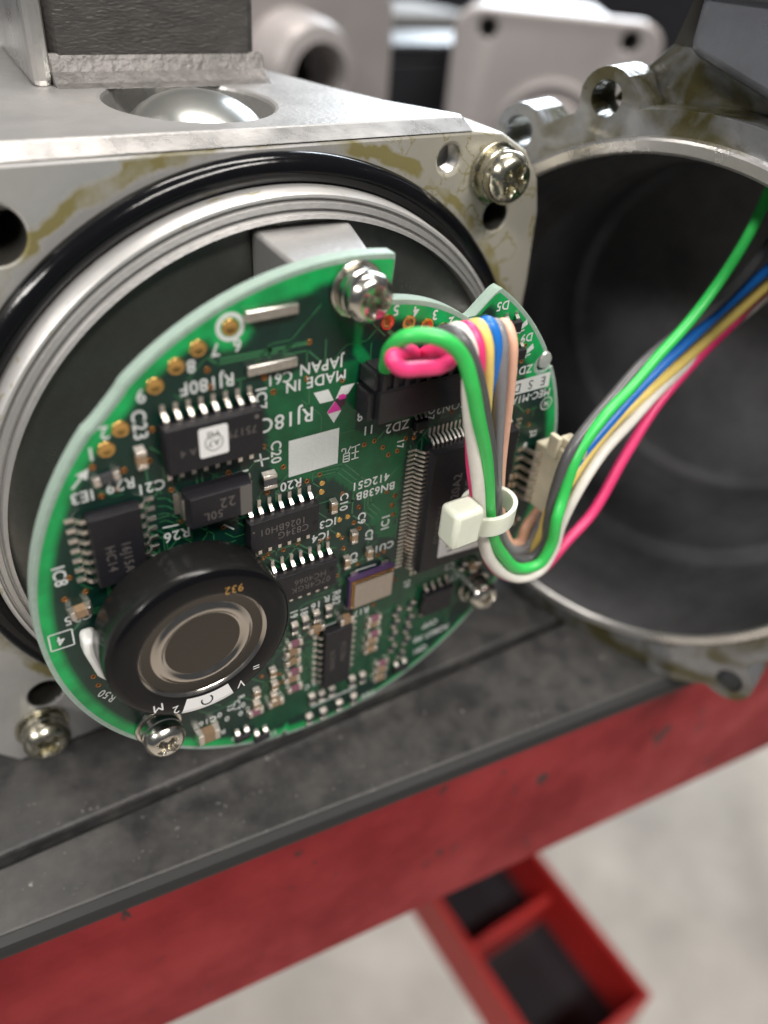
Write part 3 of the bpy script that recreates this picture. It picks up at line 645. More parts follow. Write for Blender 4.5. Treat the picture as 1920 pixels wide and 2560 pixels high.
for t_, x, y in (('E', 1130, 1595), ('S', 930, 1655), ('D', 715, 1715)): letter(t_, B(9, x, y), 1.3, 180, None, -.10, 'ink')
for ox, oy in ((0, 0), (95, 385)):    # diode symbols
    poly('silk_line', 9, [(870 + ox, 620 + oy), (885 + ox, 700 + oy), (770 + ox, 790 + oy), (775 + ox, 720 + oy)], 'silk'); bar(B(9, 760 + ox, 850 + oy), B(9, 720 + ox, 740 + oy), .22); bar(B(9, 830 + ox, 790 + oy), B(9, 690 + ox, 850 + oy), .22)

# IC7
IC7 = (-15.65, 19.75)
o = chip('chip', *IC7, 10.2, 5.3, 2.0, {'t': (8, 1.265), 'b': (8, 1.265)}, 'black sixteen-lead chip with a small white square label', .46, 1.65, 'solder')
lab = B(1, 1237, 1283, 2.05)
g = G(); g.prism(rrect(lab[0] - 1.5 - IC7[0], lab[0] + 1.5 - IC7[0], lab[1] - 1.65 - IC7[1], lab[1] + 1.65 - IC7[1], .25, 4), -2.03, -2.10); part('white_label', g, 'label', o)
lx, lz = lab[0] - IC7[0], lab[1] - IC7[1]
g = G(); g.lathe([(.95, -2.12), (.86, -2.12)], 28, (lx, lz - .1)); part('inspection_stamp', g, 'ink', o)
for rt_, dz in (('VG', .85), ('A7', -.1)): letter(rt_, (lx, lz + dz), .75, 180, o, -2.12, 'ink')
letter('75179', (lx + 3.0, lz + .3), .9, 180, o, -2.03, 'chip_mark'); letter('A 4', (lx - 2.6, lz - .6), .8, 180, o, -2.03, 'chip_mark'); dot(o, 4.3, 1.9, 2.0)
# IC8 (leads left and right)
o = chip('chip', -26.3, 10.05, 5.2, 8.9, 1.75, {'l': (7, 1.27), 'r': (7, 1.27)}, 'black fourteen-lead chip with grey print partly under the capacitor', .42, 1.75, 'solder')
letter('16J15A', (.6, -1.2), .95, 270, o, -1.77, 'chip_mark'); letter('HC14', (-1.0, -.9), .95, 270, o, -1.77, 'chip_mark')
# tantalum
o = part('tantalum_capacitor', chip_body(7.3, 4.3, 2.6, .1, .25), 'chip', board, (-15.7, 0, 12.3), bevel=.08); o['label'] = 'dark moulded tantalum capacitor with polarity band'
for sx in (-1, 1):
    g = G(); g.box(sx * 3.72 - .13, sx * 3.72 + .13, -1.5, -.03, -1.3, 1.3); g.box(min(sx * 3.3, sx * 4.3), max(sx * 3.3, sx * 4.3), -.20, -.035, -1.3, 1.3); part('terminal', g, 'tin', o, bevel=.05)
g = G(); g.sheet([(2.0, -1.85), (3.3, -1.85), (3.3, 1.85), (2.0, 1.85)], -2.62); part('polarity_band', g, 'chip_mark', o)
letter('22', (.6, .5), 1.25, 180, o, -2.63, 'chip_mark'); letter('50L', (-1.0, -.7), 1.0, 180, o, -2.63, 'chip_mark')
# IC3, IC4
o = chip('chip', -8.0, 5.75, 8.85, 4.3, 1.65, {'t': (7, 1.25), 'b': (7, 1.25)}, 'black chip printed C834G 1026BH01', .42, 1.75, 'solder')
letter('C834G', (1.0, -.6), .95, 180, o, -1.67, 'chip_mark'); letter('1026BH01', (-.3, .55), .95, 180, o, -1.67, 'chip_mark'); dot(o, -3.9, .9, 1.65, .14); dot(o, 3.8, -.4, 1.65, .35, 'hole')
o = chip('chip', -5.2, -3.75, 8.85, 4.3, 1.65, {'t': (7, 1.25), 'b': (7, 1.25)}, 'black chip printed HC4066 beside the capacitor', .42, 1.75, 'solder')
letter('07C4RGK', (.7, -.6), .9, 180, o, -1.67, 'chip_mark'); letter('HC4066', (.6, .55), .9, 180, o, -1.67, 'chip_mark'); dot(o, 3.6, .8, 1.65, .42, 'hole')
# the large flat pack
o = chip('processor_chip', 18.4, .9, 13.6, 19.6, 2.5, {'l': (30, .65), 'r': (30, .65), 't': (20, .65), 'b': (20, .65)}, 'large square black processor with fine leads on all sides', .30, 2.3, 'tin', hh=1.3)
IC1C = (18.4, .9)
letter('M30620A2', (-2.5, 1.5), 1.3, 90, o, -2.52, 'chip_mark'); letter('64FPIC', (-.4, 1.5), 1.3, 90, o, -2.52, 'chip_mark'); letter('0268TNV', (-4.4, -2), 1.1, 90, o, -2.52, 'chip_mark')
pl = [B(5, x, y, 2.55) for x, y in ((535, 1920), (570, 1640), (900, 1560), (850, 1830))]
g = G(); g.prism([(a - IC1C[0], b - IC1C[1]) for a, b in pl], -2.53, -2.60); part('white_label', g, 'label', o)
lb = [B(5, x, y, 2.6) for x, y in ((600, 1880), (590, 1848))]
for k in range(2): g = G(); a = (lb[k][0] - IC1C[0], lb[k][1] - IC1C[1]); g.sheet([(a[0], a[1]), (a[0] + .9, a[1] + .05), (a[0] + .9, a[1] + .25), (a[0], a[1] + .2)], -2.62); part('lettering', g, 'ink', o)
# crystal
o = part('crystal_oscillator', G().box(-3.5, 3.5, -1.0, -.1, -2.65, 2.65), 'ceramic', board, (5.15, 0, -9.75), bevel=.08); o['label'] = 'purple ceramic oscillator with gold rimmed metal lid'
part('gold_rim', G().box(-3.2, 3.2, -1.22, -1.0, -2.35, 2.35), 'gold', o, bevel=.05); part('lid', G().box(-3.0, 3.0, -1.55, -1.22, -2.15, 2.15), 'kovar', o, bevel=.08)
for sx in (-2.4, 2.4):
    for sz in (-1, 1): part('terminal', G().box(sx - .55, sx + .55, -.22, -.035, sz * 2.65 - .55, sz * 2.65 + .55), 'solder', o, bevel=.08)
# small chips
o = chip('chip', .3, -20.7, 4.4, 11.4, 1.35, {'l': (8, 1.27), 'r': (8, 1.27)}, 'narrow black chip with two columns of grey print near the board rim', .46, 1.2, 'tin')
letter('0602IC95', (-.9, 0), .7, 90, o, -1.37, 'chip_mark'); letter('MBJ1C36', (.8, 1), .7, 90, o, -1.37, 'chip_mark')
o = chip('chip', 17.0, -17.4, 5.0, 4.2, 1.5, {'t': (4, 1.25), 'b': (4, 1.25)}, 'small black eight-lead chip near the rim screw', .42, 1.2, 'solder')
zc = B(3, 1175, 1080); o = chip('transistor', zc[0], zc[1], 1.9, 1.5, .9, {'t': (3, .65), 'b': (2, 1.0)}, None, .26, .8, 'solder')
dc = B(9, 590, 720); o = chip('transistor', dc[0], dc[1], 2.6, 1.5, 1.0, {'t': (2, 1.5)}, None, .5, .9, 'solder')
dc = B(9, 770, 1120); o = chip('transistor', dc[0] - .9, dc[1] - .1, 2.2, 1.5, 1.0, {'t': (2, 1.3)}, None, .45, .8, 'solder')
dc = B(7, 420, 1240); o = chip('transistor', dc[0], dc[1], 2.6, 1.3, .9, {'t': (2, 1.5)}, None, .6, .9, 'solder')
for x0 in (800, 1030):
    dc = B(8, x0, 1250); o = chip('transistor', dc[0], dc[1] + .1, 2.4, 1.2, .9, {'t': (2, 1.35)}, None, .55, .8, 'solder')

# ---- chip resistors and capacitors: two terminals and a body
PM = {}
def passive(c, l=1.7, w=.85, h=.55, rot=90, m='res', name='chip_resistor'):
    key = (l, w, h, m)
    if key not in PM:
        a = G().box(-l / 2 + l * .24, l / 2 - l * .24, -h + .03, -.06, -w / 2 + .02, w / 2 - .02).mesh(name, m)
        e = l * .25; g = G(); g.prismz([(-l / 2 - .18, -.04), (-l / 2 - .16, -.10), (-l / 2, -h * .7), (-l / 2 + .06, -h), (-l / 2 + e, -h), (-l / 2 + e, -.04)], -w / 2, w / 2); t = g.mesh('terminal', 'solder', 50)
        PM[key] = (a, t)
    a, t = PM[key]
    o = link(name, a, board, (c[0], 0, c[1]), (0, -math.radians(rot), 0), .03); link('terminal', t, o, bevel=.05); link('terminal', t, o, rot=(0, PI, 0), bevel=.05)
    return o
def cap_(c, rot=90, l=1.7, w=.9, h=.85): return passive(c, l, w, h, rot, 'tan', 'chip_capacitor')
def mid(r, a, b): p, q = B(r, *a), B(r, *b); return ((p[0] + q[0]) / 2, (p[1] + q[1]) / 2)
cap_(mid(1, (755, 1325), (765, 1430)), 90, 2.1, 1.0, 1.0)
passive(mid(1, (470, 1530), (620, 1485)), 2.6, 1.0, .6, 8)
cap_(mid(2, (300, 775), (400, 735)), 5, 2.2, 1.1, 1.1)
passive(mid(1, (1570, 1485), (1590, 1560)), 1.9, 1.6, .8, 90)
for a, b in (((615, 215), (620, 280)), ((727, 385), (735, 445)), ((813, 480), (820, 535)), ((688, 525), (695, 590))): cap_(mid(4, a, b), 90, 1.75, .85, .8)
for a, b in (((860, 140), (870, 250)), ((725, 205), (735, 300)), ((608, 265), (615, 370)), ((490, 335), (500, 430))): passive(mid(6, a, b), 1.9, .95, .6, 90)
passive(mid(6, (660, 410), (810, 350)), 2.4, 1.0, .7, 0, 'tan')
o = cap_(mid(6, (980, 280), (1110, 250)), 0, 2.2, 1.2, 1.1)
for x, y in ((500, 545), (480, 640), (480, 740), (495, 850), (470, 930), (500, 1030)): passive(B(6, x, y), 2.3, .95, .6, 0, 'mauve' if y in (545, 850, 1030) else 'tan')
for x, y in ((1365, 270), (1350, 330), (1360, 440), (1330, 520), (1320, 610)): passive(B(6, x, y), 2.3, .9, .6, 0, 'mauve' if y in (270, 440) else 'tan')
for x, y in ((1450, 760), (1440, 830), (1420, 920)): passive(B(6, x, y), 2.3, .9, .6, 0, 'mauve' if y == 760 else 'tan')
for x, y in ((370, 605), (350, 730), (325, 860), (320, 1000), (410, 1070)): passive(mid(7, (x, y), (x + 40, y + 60)), 1.7, .85, .55, 60, 'res')
for x, y in ((520, 530), (500, 680), (475, 790), (460, 920)): passive(mid(7, (x, y), (x + 50, y + 60)), 1.7, .85, .55, 60, 'res')
for a, b in (((680, 1110), (690, 1190)), ((785, 1075), (790, 1150)), ((895, 1025), (900, 1095)), ((1118, 920), (1125, 1000)), ((1232, 890), (1235, 950)), ((655, 1320), (655, 1420)), ((820, 1260), (800, 1360)), ((985, 1185), (975, 1260)), ((1140, 1110), (1135, 1190))): passive(mid(6, a, b), 1.9, 1.0, .7, 90, 'res')
for a, b in (((965, 680), (975, 760)), ((965, 830), (975, 890)), ((1170, 600), (1200, 660)), ((1165, 730), (1190, 790)), ((1150, 440), (1180, 500))): passive(mid(8, a, b), 1.5, .95, .8, 90, 'tan')
passive(B(8, 1200, 830), 2.4, 1.0, .8, 0, 'tan'); passive(B(8, 960, 950), 2.2, 1.0, .7, 0, 'mauve')
o = cap_(B(8, 370, 1200), 0, 3.0, 1.9, 1.3)
for a, b in (((1030, 1650), (1080, 1640)),): passive(mid(5, a, b), 1.6, .9, .8, 30, 'tan')
cap_(B(7, 1215, 120), 70, 2.0, 1.3, 1.1); passive(B(7, 1100, 130), 1.5, .9, .8, 60, 'res')
for y in range(6): passive(B(5, 1050 - 6 * y, 1350 + 20 * y), 1.4, .8, .5, 0, 'tan') if y in (0, 3) else None

# ---- the round capacitor lying on its spacer above the chips
CX, CZ, CR = -20.55, -1.54, 10.33; H0c, H1c = 1.95, 7.6
o = G(); o.lathe([(7.2, -7.25), (7.25, -7.55), (7.5, -7.62), (9.3, -7.62), (9.75, -7.52), (10.1, -7.25)], 96, (0, 0))
capo = part('round_capacitor', o, 'sleeve', board, (CX, 0, CZ), smooth=50, label='large round black sleeved capacitor with bare metal top')
g = G(); g.lathe([(10.1, -7.25), (10.3, -6.85), (10.33, -6.4), (10.33, -2.6), (10.1, -2.1), (9.0, -1.97), (.01, -1.97)], 96); part('sleeve_side', g, 'sleeve_side', capo, smooth=50)
g = G(); g.lathe([(7.24, -7.56), (7.05, -7.40), (6.9, -7.2)], 96); part('crimp_edge', g, 'can', capo, smooth=60)
g = G(); g.lathe([(6.9, -7.2), (6.6, -7.12), (5.75, -7.02)], 96); part('can_shoulder', g, 'can_dark_refl', capo, smooth=60)
g = G(); g.lathe([(5.75, -7.02), (5.55, -7.08), (5.3, -7.28), (5.05, -7.40), (4.8, -7.38), (4.6, -7.24), (4.4, -7.08), (4.25, -7.03)], 96); part('metal_can', g, 'can', capo, smooth=60)
g = G(); g.lathe([(4.26, -7.03), (3.5, -7.04), (.01, -7.05)], 64); part('can_centre', g, 'can_dark_refl', capo, smooth=60)
def capang(x, y): p = B(2, x, y, 7.63); return math.atan2(p[1] - CZ, p[0] - CX)
a0, a1 = capang(985, 1390), capang(1250, 1275)
g = G(); g.lathe([(7.55, -7.645), (9.3, -7.65), (9.78, -7.55), (10.14, -7.28)], 14, (0, 0), a0 - .06, a1 + .04); g2 = part('white_label', g, 'label', capo)
p = B(2, 1115, 1305, 7.66); letter('C', (p[0] - CX, p[1] - CZ), 1.5, 100, capo, -7.67, 'ink')
for t_, x, y in (('M', 820, 1350), ('2', 925, 1360), ('V', 1310, 1205), ('=', 1400, 1105)): p = B(2, x, y, 7.66); letter(t_, (p[0] - CX, p[1] - CZ), 1.2, 180, capo, -7.65, 'label')
p = B(2, 1270, 645, 7.66); letter('932', (p[0] - CX, p[1] - CZ), 1.0, 175, capo, -7.65, 'gold')
g = G(); q_ = [B(2, x, y) for x, y in ((340, 880), (430, 850), (520, 1000), (500, 1130), (430, 1090), (350, 960))]; cxm = sum(a for a, b in q_) / 6; czm = sum(b for a, b in q_) / 6
g.prism([(a - CX, b - CZ) for a, b in q_], -.05, -2.4); part('adhesive_pad', g, 'glue', capo, bevel=.5, smooth=60)
g = G(); g.lathe([(4, -.05), (4, -2.0)], 24); part('spacer', g, 'plug', capo)
for a in (.3, PI + .3): g = G(); g.lathe([(.4, -.04), (.4, -2.0)], 10, (7 * math.cos(a), 7 * math.sin(a))); part('terminal', g, 'tin', capo)

# ---- connectors on the board
o = part('pin_header', G().box(0, 15.4, -3.6, -.04, 0, 3.95), 'plug', board, (2.2, 0, 17.9), bevel=.15); o['label'] = 'low black multi-way pin header with slotted face'
for sx in (-.9, 15.4): part('latch', G().box(sx, sx + .9, -2.7, -.04, .2, 3.6), 'plug', o, bevel=.15)
wc0 = (30.0, 2.3)
o = part('socket_connector', G().box(.4, 3.2, -6.6, -.9, -5.6, 4.2), 'ivory', board, (wc0[0], 0, wc0[1]), bevel=.2, label='ivory six-pin socket connector at the board rim')
part('latch', G().box(.2, 3.4, -7.4, -3.0, 4.21, 5.6), 'ivory', o, bevel=.2); part('latch', G().box(.7, 2.6, -7.6, -4.5, 5.61, 7.0), 'ivory', o, bevel=.2); part('key', G().box(-.4, .39, -5.4, -3.6, 4.0, 7.2), 'ivory', o, bevel=.15)
wl = lead_mesh(2.5, 2.4, .6, .32).mesh('lead', 'solder', 35)
for i in range(6): link('lead', wl, o, (.35, 0, 2.9 - 1.5 * i), (0, PI, 0)); part('rib', G().box(3.21, 3.5, -6.2, -1.2, 2.6 - 1.5 * i, 3.2 - 1.5 * i), 'ivory', o)

# dowel pin seen in the relief of the board
t = G(); t.lathe([(1.15, 14), (1.15, .5), (1.0, .2), (.001, .15)], 24)
tag(part('dowel_pin', t, 'cast_satin', None, (29.9, 0, 18.1), smooth=50), 'pale metal dowel pin in the notch of the board rim', 'pin')

# ------------------------------------------------------------------ plug, wires, cable tie
plug = thing('wire_plug', 'black slotted wire plug in the board connector', 'plug', (2.2, 0, 21.88))
part('housing', G().box(0, 15.4, -3.35, -.1, 0.02, 2.2), 'plug', plug, bevel=.15)
for i in range(11): part('rib', G().box(.25 + 1.45 * i - .22, .25 + 1.45 * i + .36, -3.72, -3.36, .22, 1.95), 'plug', plug, bevel=.05)
part('front_lip', G().box(.02, 15.38, -3.74, -3.36, .02, .20), 'plug', plug, bevel=.05); part('top_lip', G().box(.02, 15.38, -3.74, -3.36, 1.97, 2.18), 'plug', plug, bevel=.05)
part('shoulder', G().box(-.6, -.02, -3.2, -.1, .1, 2.0), 'plug', plug, bevel=.12)
WR = .77
def wire(col, pts, label, r=WR, tail=None):
    P = []
    for p in pts:
        if len(p) == 4: P.append(onY(p[0], p[1], p[2], p[3]))
        else: P.append(p)
    g = G(); g.tube(smooth_path(P), r, 14); o = part('wire', g, 'wire_' + col, None, (0, 0, 0), smooth=80)
    return tag(o, label, 'wire', 'coloured wires of the harness')
def U(i): return (3.0 + 1.38 * i, -2.0, 23.7)      # wire entry i on the plug
wire('green', [(5, 176, 622, -2.4), (5, 184, 570, -4.6), (5, 232, 455, -7.8), (5, 320, 395, -9), (5, 450, 383, -10), (5, 600, 425, -11), (5, 715, 545, -11.5), (5, 770, 720, -12), (5, 815, 950, -12), (5, 865, 1200, -11.5), (5, 885, 1400, -11), (5, 893, 1590, -10.5), (5, 910, 1750, -10), (5, 985, 1900, -9.5), (5, 1110, 1995, -9.5), (5, 1240, 1960, -10), (5, 1325, 1820, -10), (5, 1360, 1650, -10), (0, 1406, 1247, -9.2), (0, 1443, 1140, -8.2), (0, 1510, 1042, -7.2), (0, 1575, 972, -6.1), (0, 1640, 896, -5.1), (0, 1722, 805, -4.1), (0, 1787, 720, -3.1), (0, 1836, 648, -2.1), (0, 1881, 570, -1.0), (0, 1914, 499, -0.0), (0, 1950, 410, 1.0)], 'bright green insulated wire arching off the plug, through the tie and into the cover')
wire('pink', [(5, 395, 560, -2.6), (5, 372, 508, -4.6), (5, 300, 500, -8), (5, 225, 550, -9.5), (5, 270, 605, -10), (5, 420, 612, -10), (5, 560, 595, -9.8), (5, 625, 550, -9), (5, 570, 490, -7.5), (5, 470, 500, -5.4), (5, 420, 560, -2.6)], 'short pink jumper wire looped over the black plug')
wire('dark_grey', [U(4.2), (5, 540, 385, -6), (5, 620, 360, -8), (5, 700, 410, -9.5), (5, 775, 560, -10.5), (5, 835, 780, -10.8), (5, 870, 1000, -10.4), (5, 905, 1250, -9.6), (5, 925, 1600, -8.6), (5, 960, 1800, -8), (5, 1060, 1925, -7.5), (5, 1180, 1925, -8), (5, 1280, 1820, -8.5), (0, 1371, 1310, -8.5), (0, 1384, 1245, -8.0), (0, 1425, 1130, -7.5), (0, 1476, 1058, -6.5), (0, 1534, 990, -5.5), (0, 1600, 914, -4.5), (0, 1680, 845, -3.5), (0, 1764, 782, -2.5), (0, 1819, 733, -1.5), (0, 1868, 681, -0.5), (0, 1917, 616, 0.5), (0, 1960, 550, 1.5)], 'charcoal wire bending over the top of the plug and running to the cover')
wire('white', [U(5.2), (5, 625, 352, -6), (5, 690, 345, -7.6), (5, 745, 420, -8.8), (5, 770, 520, -9.6), (5, 752, 700, -10.6), (5, 757, 900, -11), (5, 785, 1150, -11), (5, 815, 1400, -10.8), (5, 830, 1600, -10.2), (5, 845, 1760, -9.8), (5, 900, 1930, -9.4), (5, 1010, 2035, -9.2), (5, 1130, 2055, -9.4), (5, 1250, 2000, -9.6), (5, 1340, 1850, -9.2), (5, 1385, 1700, -8.8), (0, 1440, 1235, -8.2), (0, 1508, 1130, -6.7), (0, 1575, 1056, -5.3), (0, 1640, 984, -3.8), (0, 1705, 922, -2.4), (0, 1803, 835, -0.9), (0, 1880, 770, 0.5), (0, 1960, 700, 2.0)], 'white wire on the outside of the bend below the tie')
wire('pink', [U(6.1), (5, 690, 342, -6), (5, 755, 340, -7.6), (5, 805, 430, -8.8), (5, 818, 560, -9.4), (5, 790, 760, -9.6), (5, 775, 1000, -9.4), (5, 775, 1250, -9.2), (5, 800, 1470, -9.2), (5, 825, 1640, -9), (5, 850, 1790, -8.6), (5, 905, 1950, -8.2), (5, 1010, 2040, -8), (5, 1150, 2050, -8), (5, 1270, 1985, -8), (5, 1345, 1905, -7.8), (5, 1420, 1815, -7.4), (0, 1480, 1283, -6.6), (0, 1562, 1140, -5.2), (0, 1640, 1016, -3.7), (0, 1738, 902, -2.3), (0, 1836, 805, -0.9), (0, 1880, 758, 0.6), (0, 1960, 690, 2.0)], 'pink wire running alone below the others into the cover')
wire('yellow', [U(7.0), (5, 765, 330, -6), (5, 825, 322, -7.6), (5, 868, 420, -8.6), (5, 876, 600, -9), (5, 868, 800, -8.8), (5, 850, 1100, -8.4), (5, 850, 1400, -8), (5, 880, 1620, -7.6), (5, 920, 1800, -7.2), (5, 1040, 1930, -6.6), (5, 1170, 1905, -6.6), (5, 1250, 1770, -7), (5, 1310, 1600, -7.2), (0, 1410, 1225, -7.4), (0, 1465, 1140, -6.1), (0, 1526, 1065, -4.9), (0, 1624, 974, -3.6), (0, 1705, 905, -2.3), (0, 1803, 818, -1.0), (0, 1914, 717, 0.2), (0, 1980, 660, 1.5)], 'pale yellow wire next to the blue one in the harness')
wire('blue', [U(7.9), (5, 830, 318, -6), (5, 890, 305, -7.6), (5, 930, 400, -8.4), (5, 925, 600, -8.7), (5, 905, 780, -8.4), (5, 890, 960, -8), (5, 880, 1250, -7.4), (5, 895, 1550, -7), (5, 930, 1760, -6.6), (5, 1050, 1900, -6.0), (5, 1190, 1850, -6), (5, 1270, 1700, -6.2), (0, 1430, 1170, -6.6), (0, 1536, 1040, -5.2), (0, 1608, 961, -3.9), (0, 1705, 866, -2.6), (0, 1803, 775, -1.2), (0, 1914, 678, 0.1), (0, 1980, 620, 1.5)], 'blue wire next to the yellow one in the harness')
wire('grey', [U(8.9), (5, 890, 330, -6), (5, 945, 318, -7.4), (5, 975, 420, -8.4), (5, 972, 620, -9), (5, 960, 850, -9.2), (5, 948, 1100, -9), (5, 940, 1350, -8.4), (5, 945, 1600, -7.6), (5, 975, 1760, -7), (5, 1060, 1870, -6.4), (5, 1150, 1850, -6), (5, 1215, 1730, -5.4), (5, 1265, 1620, -4.6), (5, 1290, 1560, -3.6)], 'mid grey wire beside the peach wire, hooking up to the ivory socket')
wire('peach', [U(9.9), (5, 950, 325, -5.6), (5, 1005, 318, -7), (5, 1040, 420, -8), (5, 1038, 600, -8.2), (5, 1015, 850, -7.8), (5, 985, 1100, -7.2), (5, 962, 1350, -6.8), (5, 965, 1600, -6.2), (5, 990, 1740, -5.8), (5, 1050, 1830, -5.4), (5, 1110, 1810, -5), (5, 1150, 1710, -4.6), (5, 1205, 1630, -4), (5, 1250, 1570, -3)], 'peach coloured wire at the end of the plug row, hooking up to the ivory socket')
# cable tie
tie = thing('cable_tie', 'milky white nylon cable tie round the wire bundle', 'cable tie', onY(5, 700, 1670, -11.6))
tb = Vector(onY(5, 700, 1670, -11.6)); tcx = Vector(onY(5, 880, 1590, -9.2)) - tb
hd = part('head', G().box(-2.05, 2.0, -1.6, 1.7, -2.75, 2.35), 'nylon', tie, bevel=.6, smooth=40)
g = G(); vs = []; fs = []; n = 40; tk = .55
for i in range(n):
    a = 2 * PI * i / n; ex = 3.0; ey = 2.75
    for (kx, kz) in ((0, -1.25), (tk, -1.25), (tk, 1.25), (0, 1.25)):
        x = (ex + kx) * math.cos(a); y = (ey + kx) * math.sin(a); vs.append((tcx.x + x, tcx.y + y, tcx.z + kz + x * .12))
for i in range(n):
    j = (i + 1) % n
    for k in range(4): fs.append((i * 4 + k, i * 4 + (k + 1) % 4, j * 4 + (k + 1) % 4, j * 4 + k))
g.add(vs, fs); part('strap', g, 'nylon', tie, smooth=40)

# ------------------------------------------------------------------ flange screws of the motor
FG = 'screws on the motor flange'
screw('screw', 'dull zinc pan-head screw at the greasy upper flange corner', (32.6, FY - .05, 36.0), 3.3, 'zinc', FG, spin=.5, hgt=8)
screw('screw', 'dull zinc pan-head screw at the lower flange corner beside the capacitor end of the board', (-36.9, FY - .05, -35.2), 3.2, 'zinc', FG, spin=.9, hgt=8)

# ------------------------------------------------------------------ cover (cup) lying beside the motor
CA = 1.254; CC = (50.5, 1.8, 2.4); cr = 38.0
cov = thing('motor_cover', 'aluminium motor end cover with dark round bore facing the circuit board', 'cover', CC, -CA)
g = G(); g.lathe([(cr, .3), (cr + .35, .0), (cr + 1.6, .0), (cr + 1.9, .3), (cr + 2.0, 1.6)], 128); part('rim_lip', g, 'cast_mach', cov, smooth=40)
# flange with two pairs of screw ears
ears = [109.0, 126.5, 289.5, 309.0]; pts = []
for i in range(360):
    r = 43.0 + 2.2 * max(0, math.cos(math.radians(i - 299))) ** 4
    for e_ in ears:
        d = math.radians((i - e_ + 180) % 360 - 180); ec, er = (44.6 if e_ < 180 else 47.6), 3.9
        if abs(d) < .4:
            dsc = er * er - (ec * math.sin(d)) ** 2
            if dsc > 0: r = max(r, ec * math.cos(d) + math.sqrt(dsc))
    for a, b in ((109.0, 126.5), (289.5, 309.0)):
        if a < i < b: r = max(r, 44.0 if a < 180 else 48.5)
    pts.append((r * math.cos(math.radians(i)), r * math.sin(math.radians(i))))
g = G(); n = 360
inn = [((cr + 1.95) * math.cos(math.radians(i)), (cr + 1.95) * math.sin(math.radians(i))) for i in range(360)]
vs = [(a, 1.6, b) for a, b in inn] + [(a, 1.6, b) for a, b in pts] + [(a, 9.0, b) for a, b in pts] + [(a, 9.0, b) for a, b in inn]
fs = []
for k in range(4):
    for i in range(n): j = (i + 1) % n; k2 = (k + 1) % 4; fs.append((k * n + i, k * n + j, k2 * n + j, k2 * n + i))
g.add(vs, fs); flo = part('flange', g, 'cover_metal', cov)
cut = G()
for e_ in ears:
    ec = 44.8 if e_ < 180 else 47.8
    cut.prism(circ(2.2, 24, (ec * math.cos(math.radians(e_)), ec * math.sin(math.radians(e_)))), -2, 12)
boolean(flo, cut); bv = flo.modifiers.new('bevel', 'BEVEL'); bv.width = .7 * S; bv.segments = 3; bv.limit_method = 'ANGLE'; bv.angle_limit = math.radians(50)
g = G(); g.lathe([(cr, .3), (cr - .1, 9), (cr - .4, 21), (cr - 1.0, 22.5), (cr - 4.0, 23.2), (cr - 4.6, 24.5), (cr - 5.2, 48), (cr - 7, 50), (.01, 50.5)], 128); part('bore', g, 'bore', cov, smooth=35)
g = G(); g.lathe([(42, 9), (42, 50), (40, 54), (.01, 54)], 96); part('shell', g, 'cover_metal', cov, smooth=35)
# connector on the cover
g = G(); g.prism([(-17.5, 41), (-14.5, 44.5), (-9.5, 50), (-8.5, 60), (22, 60), (22, 40)], 9.5, 14.0); part('connector_pad', g, 'cover_metal', cov, bevel=.6, smooth=40)
g = G(); g.prism([(-6.6, 48.6), (-6.6, 70), (30, 70), (30, 43.5), (6, 44.6)], 4.0, 30); part('connector_block', g, 'connector_black', cov, bevel=1.2, smooth=40)
g = G(); g.prism([(-9.0, 54.6), (-9.0, 70), (30, 70), (30, 54.6)], 2.6, 8.0); part('connector_step', g, 'connector_black', cov, bevel=.9, smooth=40)

g = G(); g.prism([(-10.4, 48.8), (-7.2, 48.8), (-6.7, 55.6), (-8.9, 55.6)], 9.2, 9.48); part('painted_slot', g, 'shaded_hole', cov)  # flat dark panel; the slot's oily depth is painted as shade

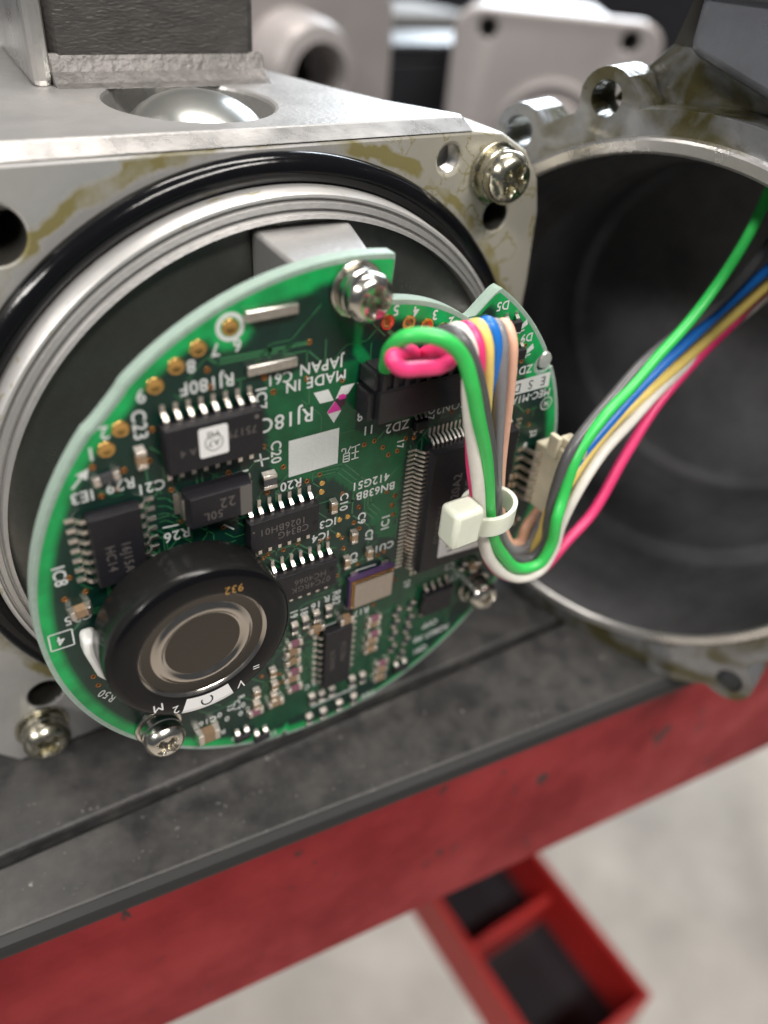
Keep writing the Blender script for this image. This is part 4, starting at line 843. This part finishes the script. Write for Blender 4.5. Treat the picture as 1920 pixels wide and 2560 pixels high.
# ------------------------------------------------------------------ further castings behind
def casting(label, base, rz, w=41, hole=(-33, 33), hr=3.2, bs=1.0, bx=0, bz=0, ring=False):
    t = thing('motor_casting', label, 'casting', base, rz, 'motor castings standing behind')
    c0 = w
    o = part('face_plate', G().prism(rrect(-w, w, 0, 2 * w, 9, 6), 0, 12), 'bg_grey', t, smooth=40)
    cut = G(); cut.prism(circ(hr, 24, (hole[0], c0 + hole[1])), -3, 9); (None if ring else cut.prism(circ(3.2, 24, (-hole[0], c0 + hole[1])), -3, 9)); boolean(o, cut, 'shaded_hole', transfer=True)
    bv = o.modifiers.new('bevel', 'BEVEL'); bv.width = 1.2 * S; bv.segments = 3; bv.limit_method = 'ANGLE'; bv.angle_limit = math.radians(45)
    PR = ((30, -.02), (28, -12), (25, -16), (18, -17), (16.5, -14), (16, 2)) if ring else ((30, -.02), (29, -3), (27, -3.4), (25.5, -1.0), (22, -.6), (21, -4.5), (19.5, -5), (12, -5.2), (11, -9), (9, -9.6), (.01, -9.8))
    g = G(); g.lathe([(r_ * bs, y_) for r_, y_ in PR], 72, (bx, c0 + bz)); part('boss', g, 'bg_grey', t, smooth=40)
    part('body', G().prism(rrect(-w + 4, w - 4, .5, 2 * w - 4, 12, 6), 12.02, 120), 'bg_grey', t, smooth=40, bevel=1)
    return t
casting('pale grey motor casting with round boss and corner hole, behind the cover', (196, 182, TZ + .3), math.radians(-38), 38.5, hole=(-26, 32), bs=.74, bx=2, bz=-4)
casting('pale grey motor casting with dark socket hole, behind the servo motor', (96, 196, TZ + .3), math.radians(8), hole=(-3, 17), hr=8.5, bs=.6, bx=-3, bz=17, ring=True)
def bgbox(name, label, cat, x0, x1, ytop, Y, depth, m):
    p0, p1 = onY(0, x0, ytop, Y), onY(0, x1, ytop, Y); b = thing(name, label, cat, (p0[0], Y, TZ + .3))
    w = p1[0] - p0[0]; h = (p0[2] + p1[2]) / 2 - TZ
    part('body', G().box(0, w, 0, depth, 0, h * .86), m, b, bevel=2); part('lid', G().box(-1, w + 1, -1, depth + 1, h * .86 + .1, h), m, b, bevel=1.5)
bgbox('black_box', 'black box in the gap between the two grey castings', 'box', 860, 1300, 110, 300, 40, 'dark_box')
bgbox('grey_block', 'low light grey block behind the black box', 'block', 960, 1180, 35, 360, 60, 'mid_grey')
bgbox('cabinet', 'long dark cabinet standing at the back of the cart', 'cabinet', -900, 2600, -160, 560, 60, 'dark_box')
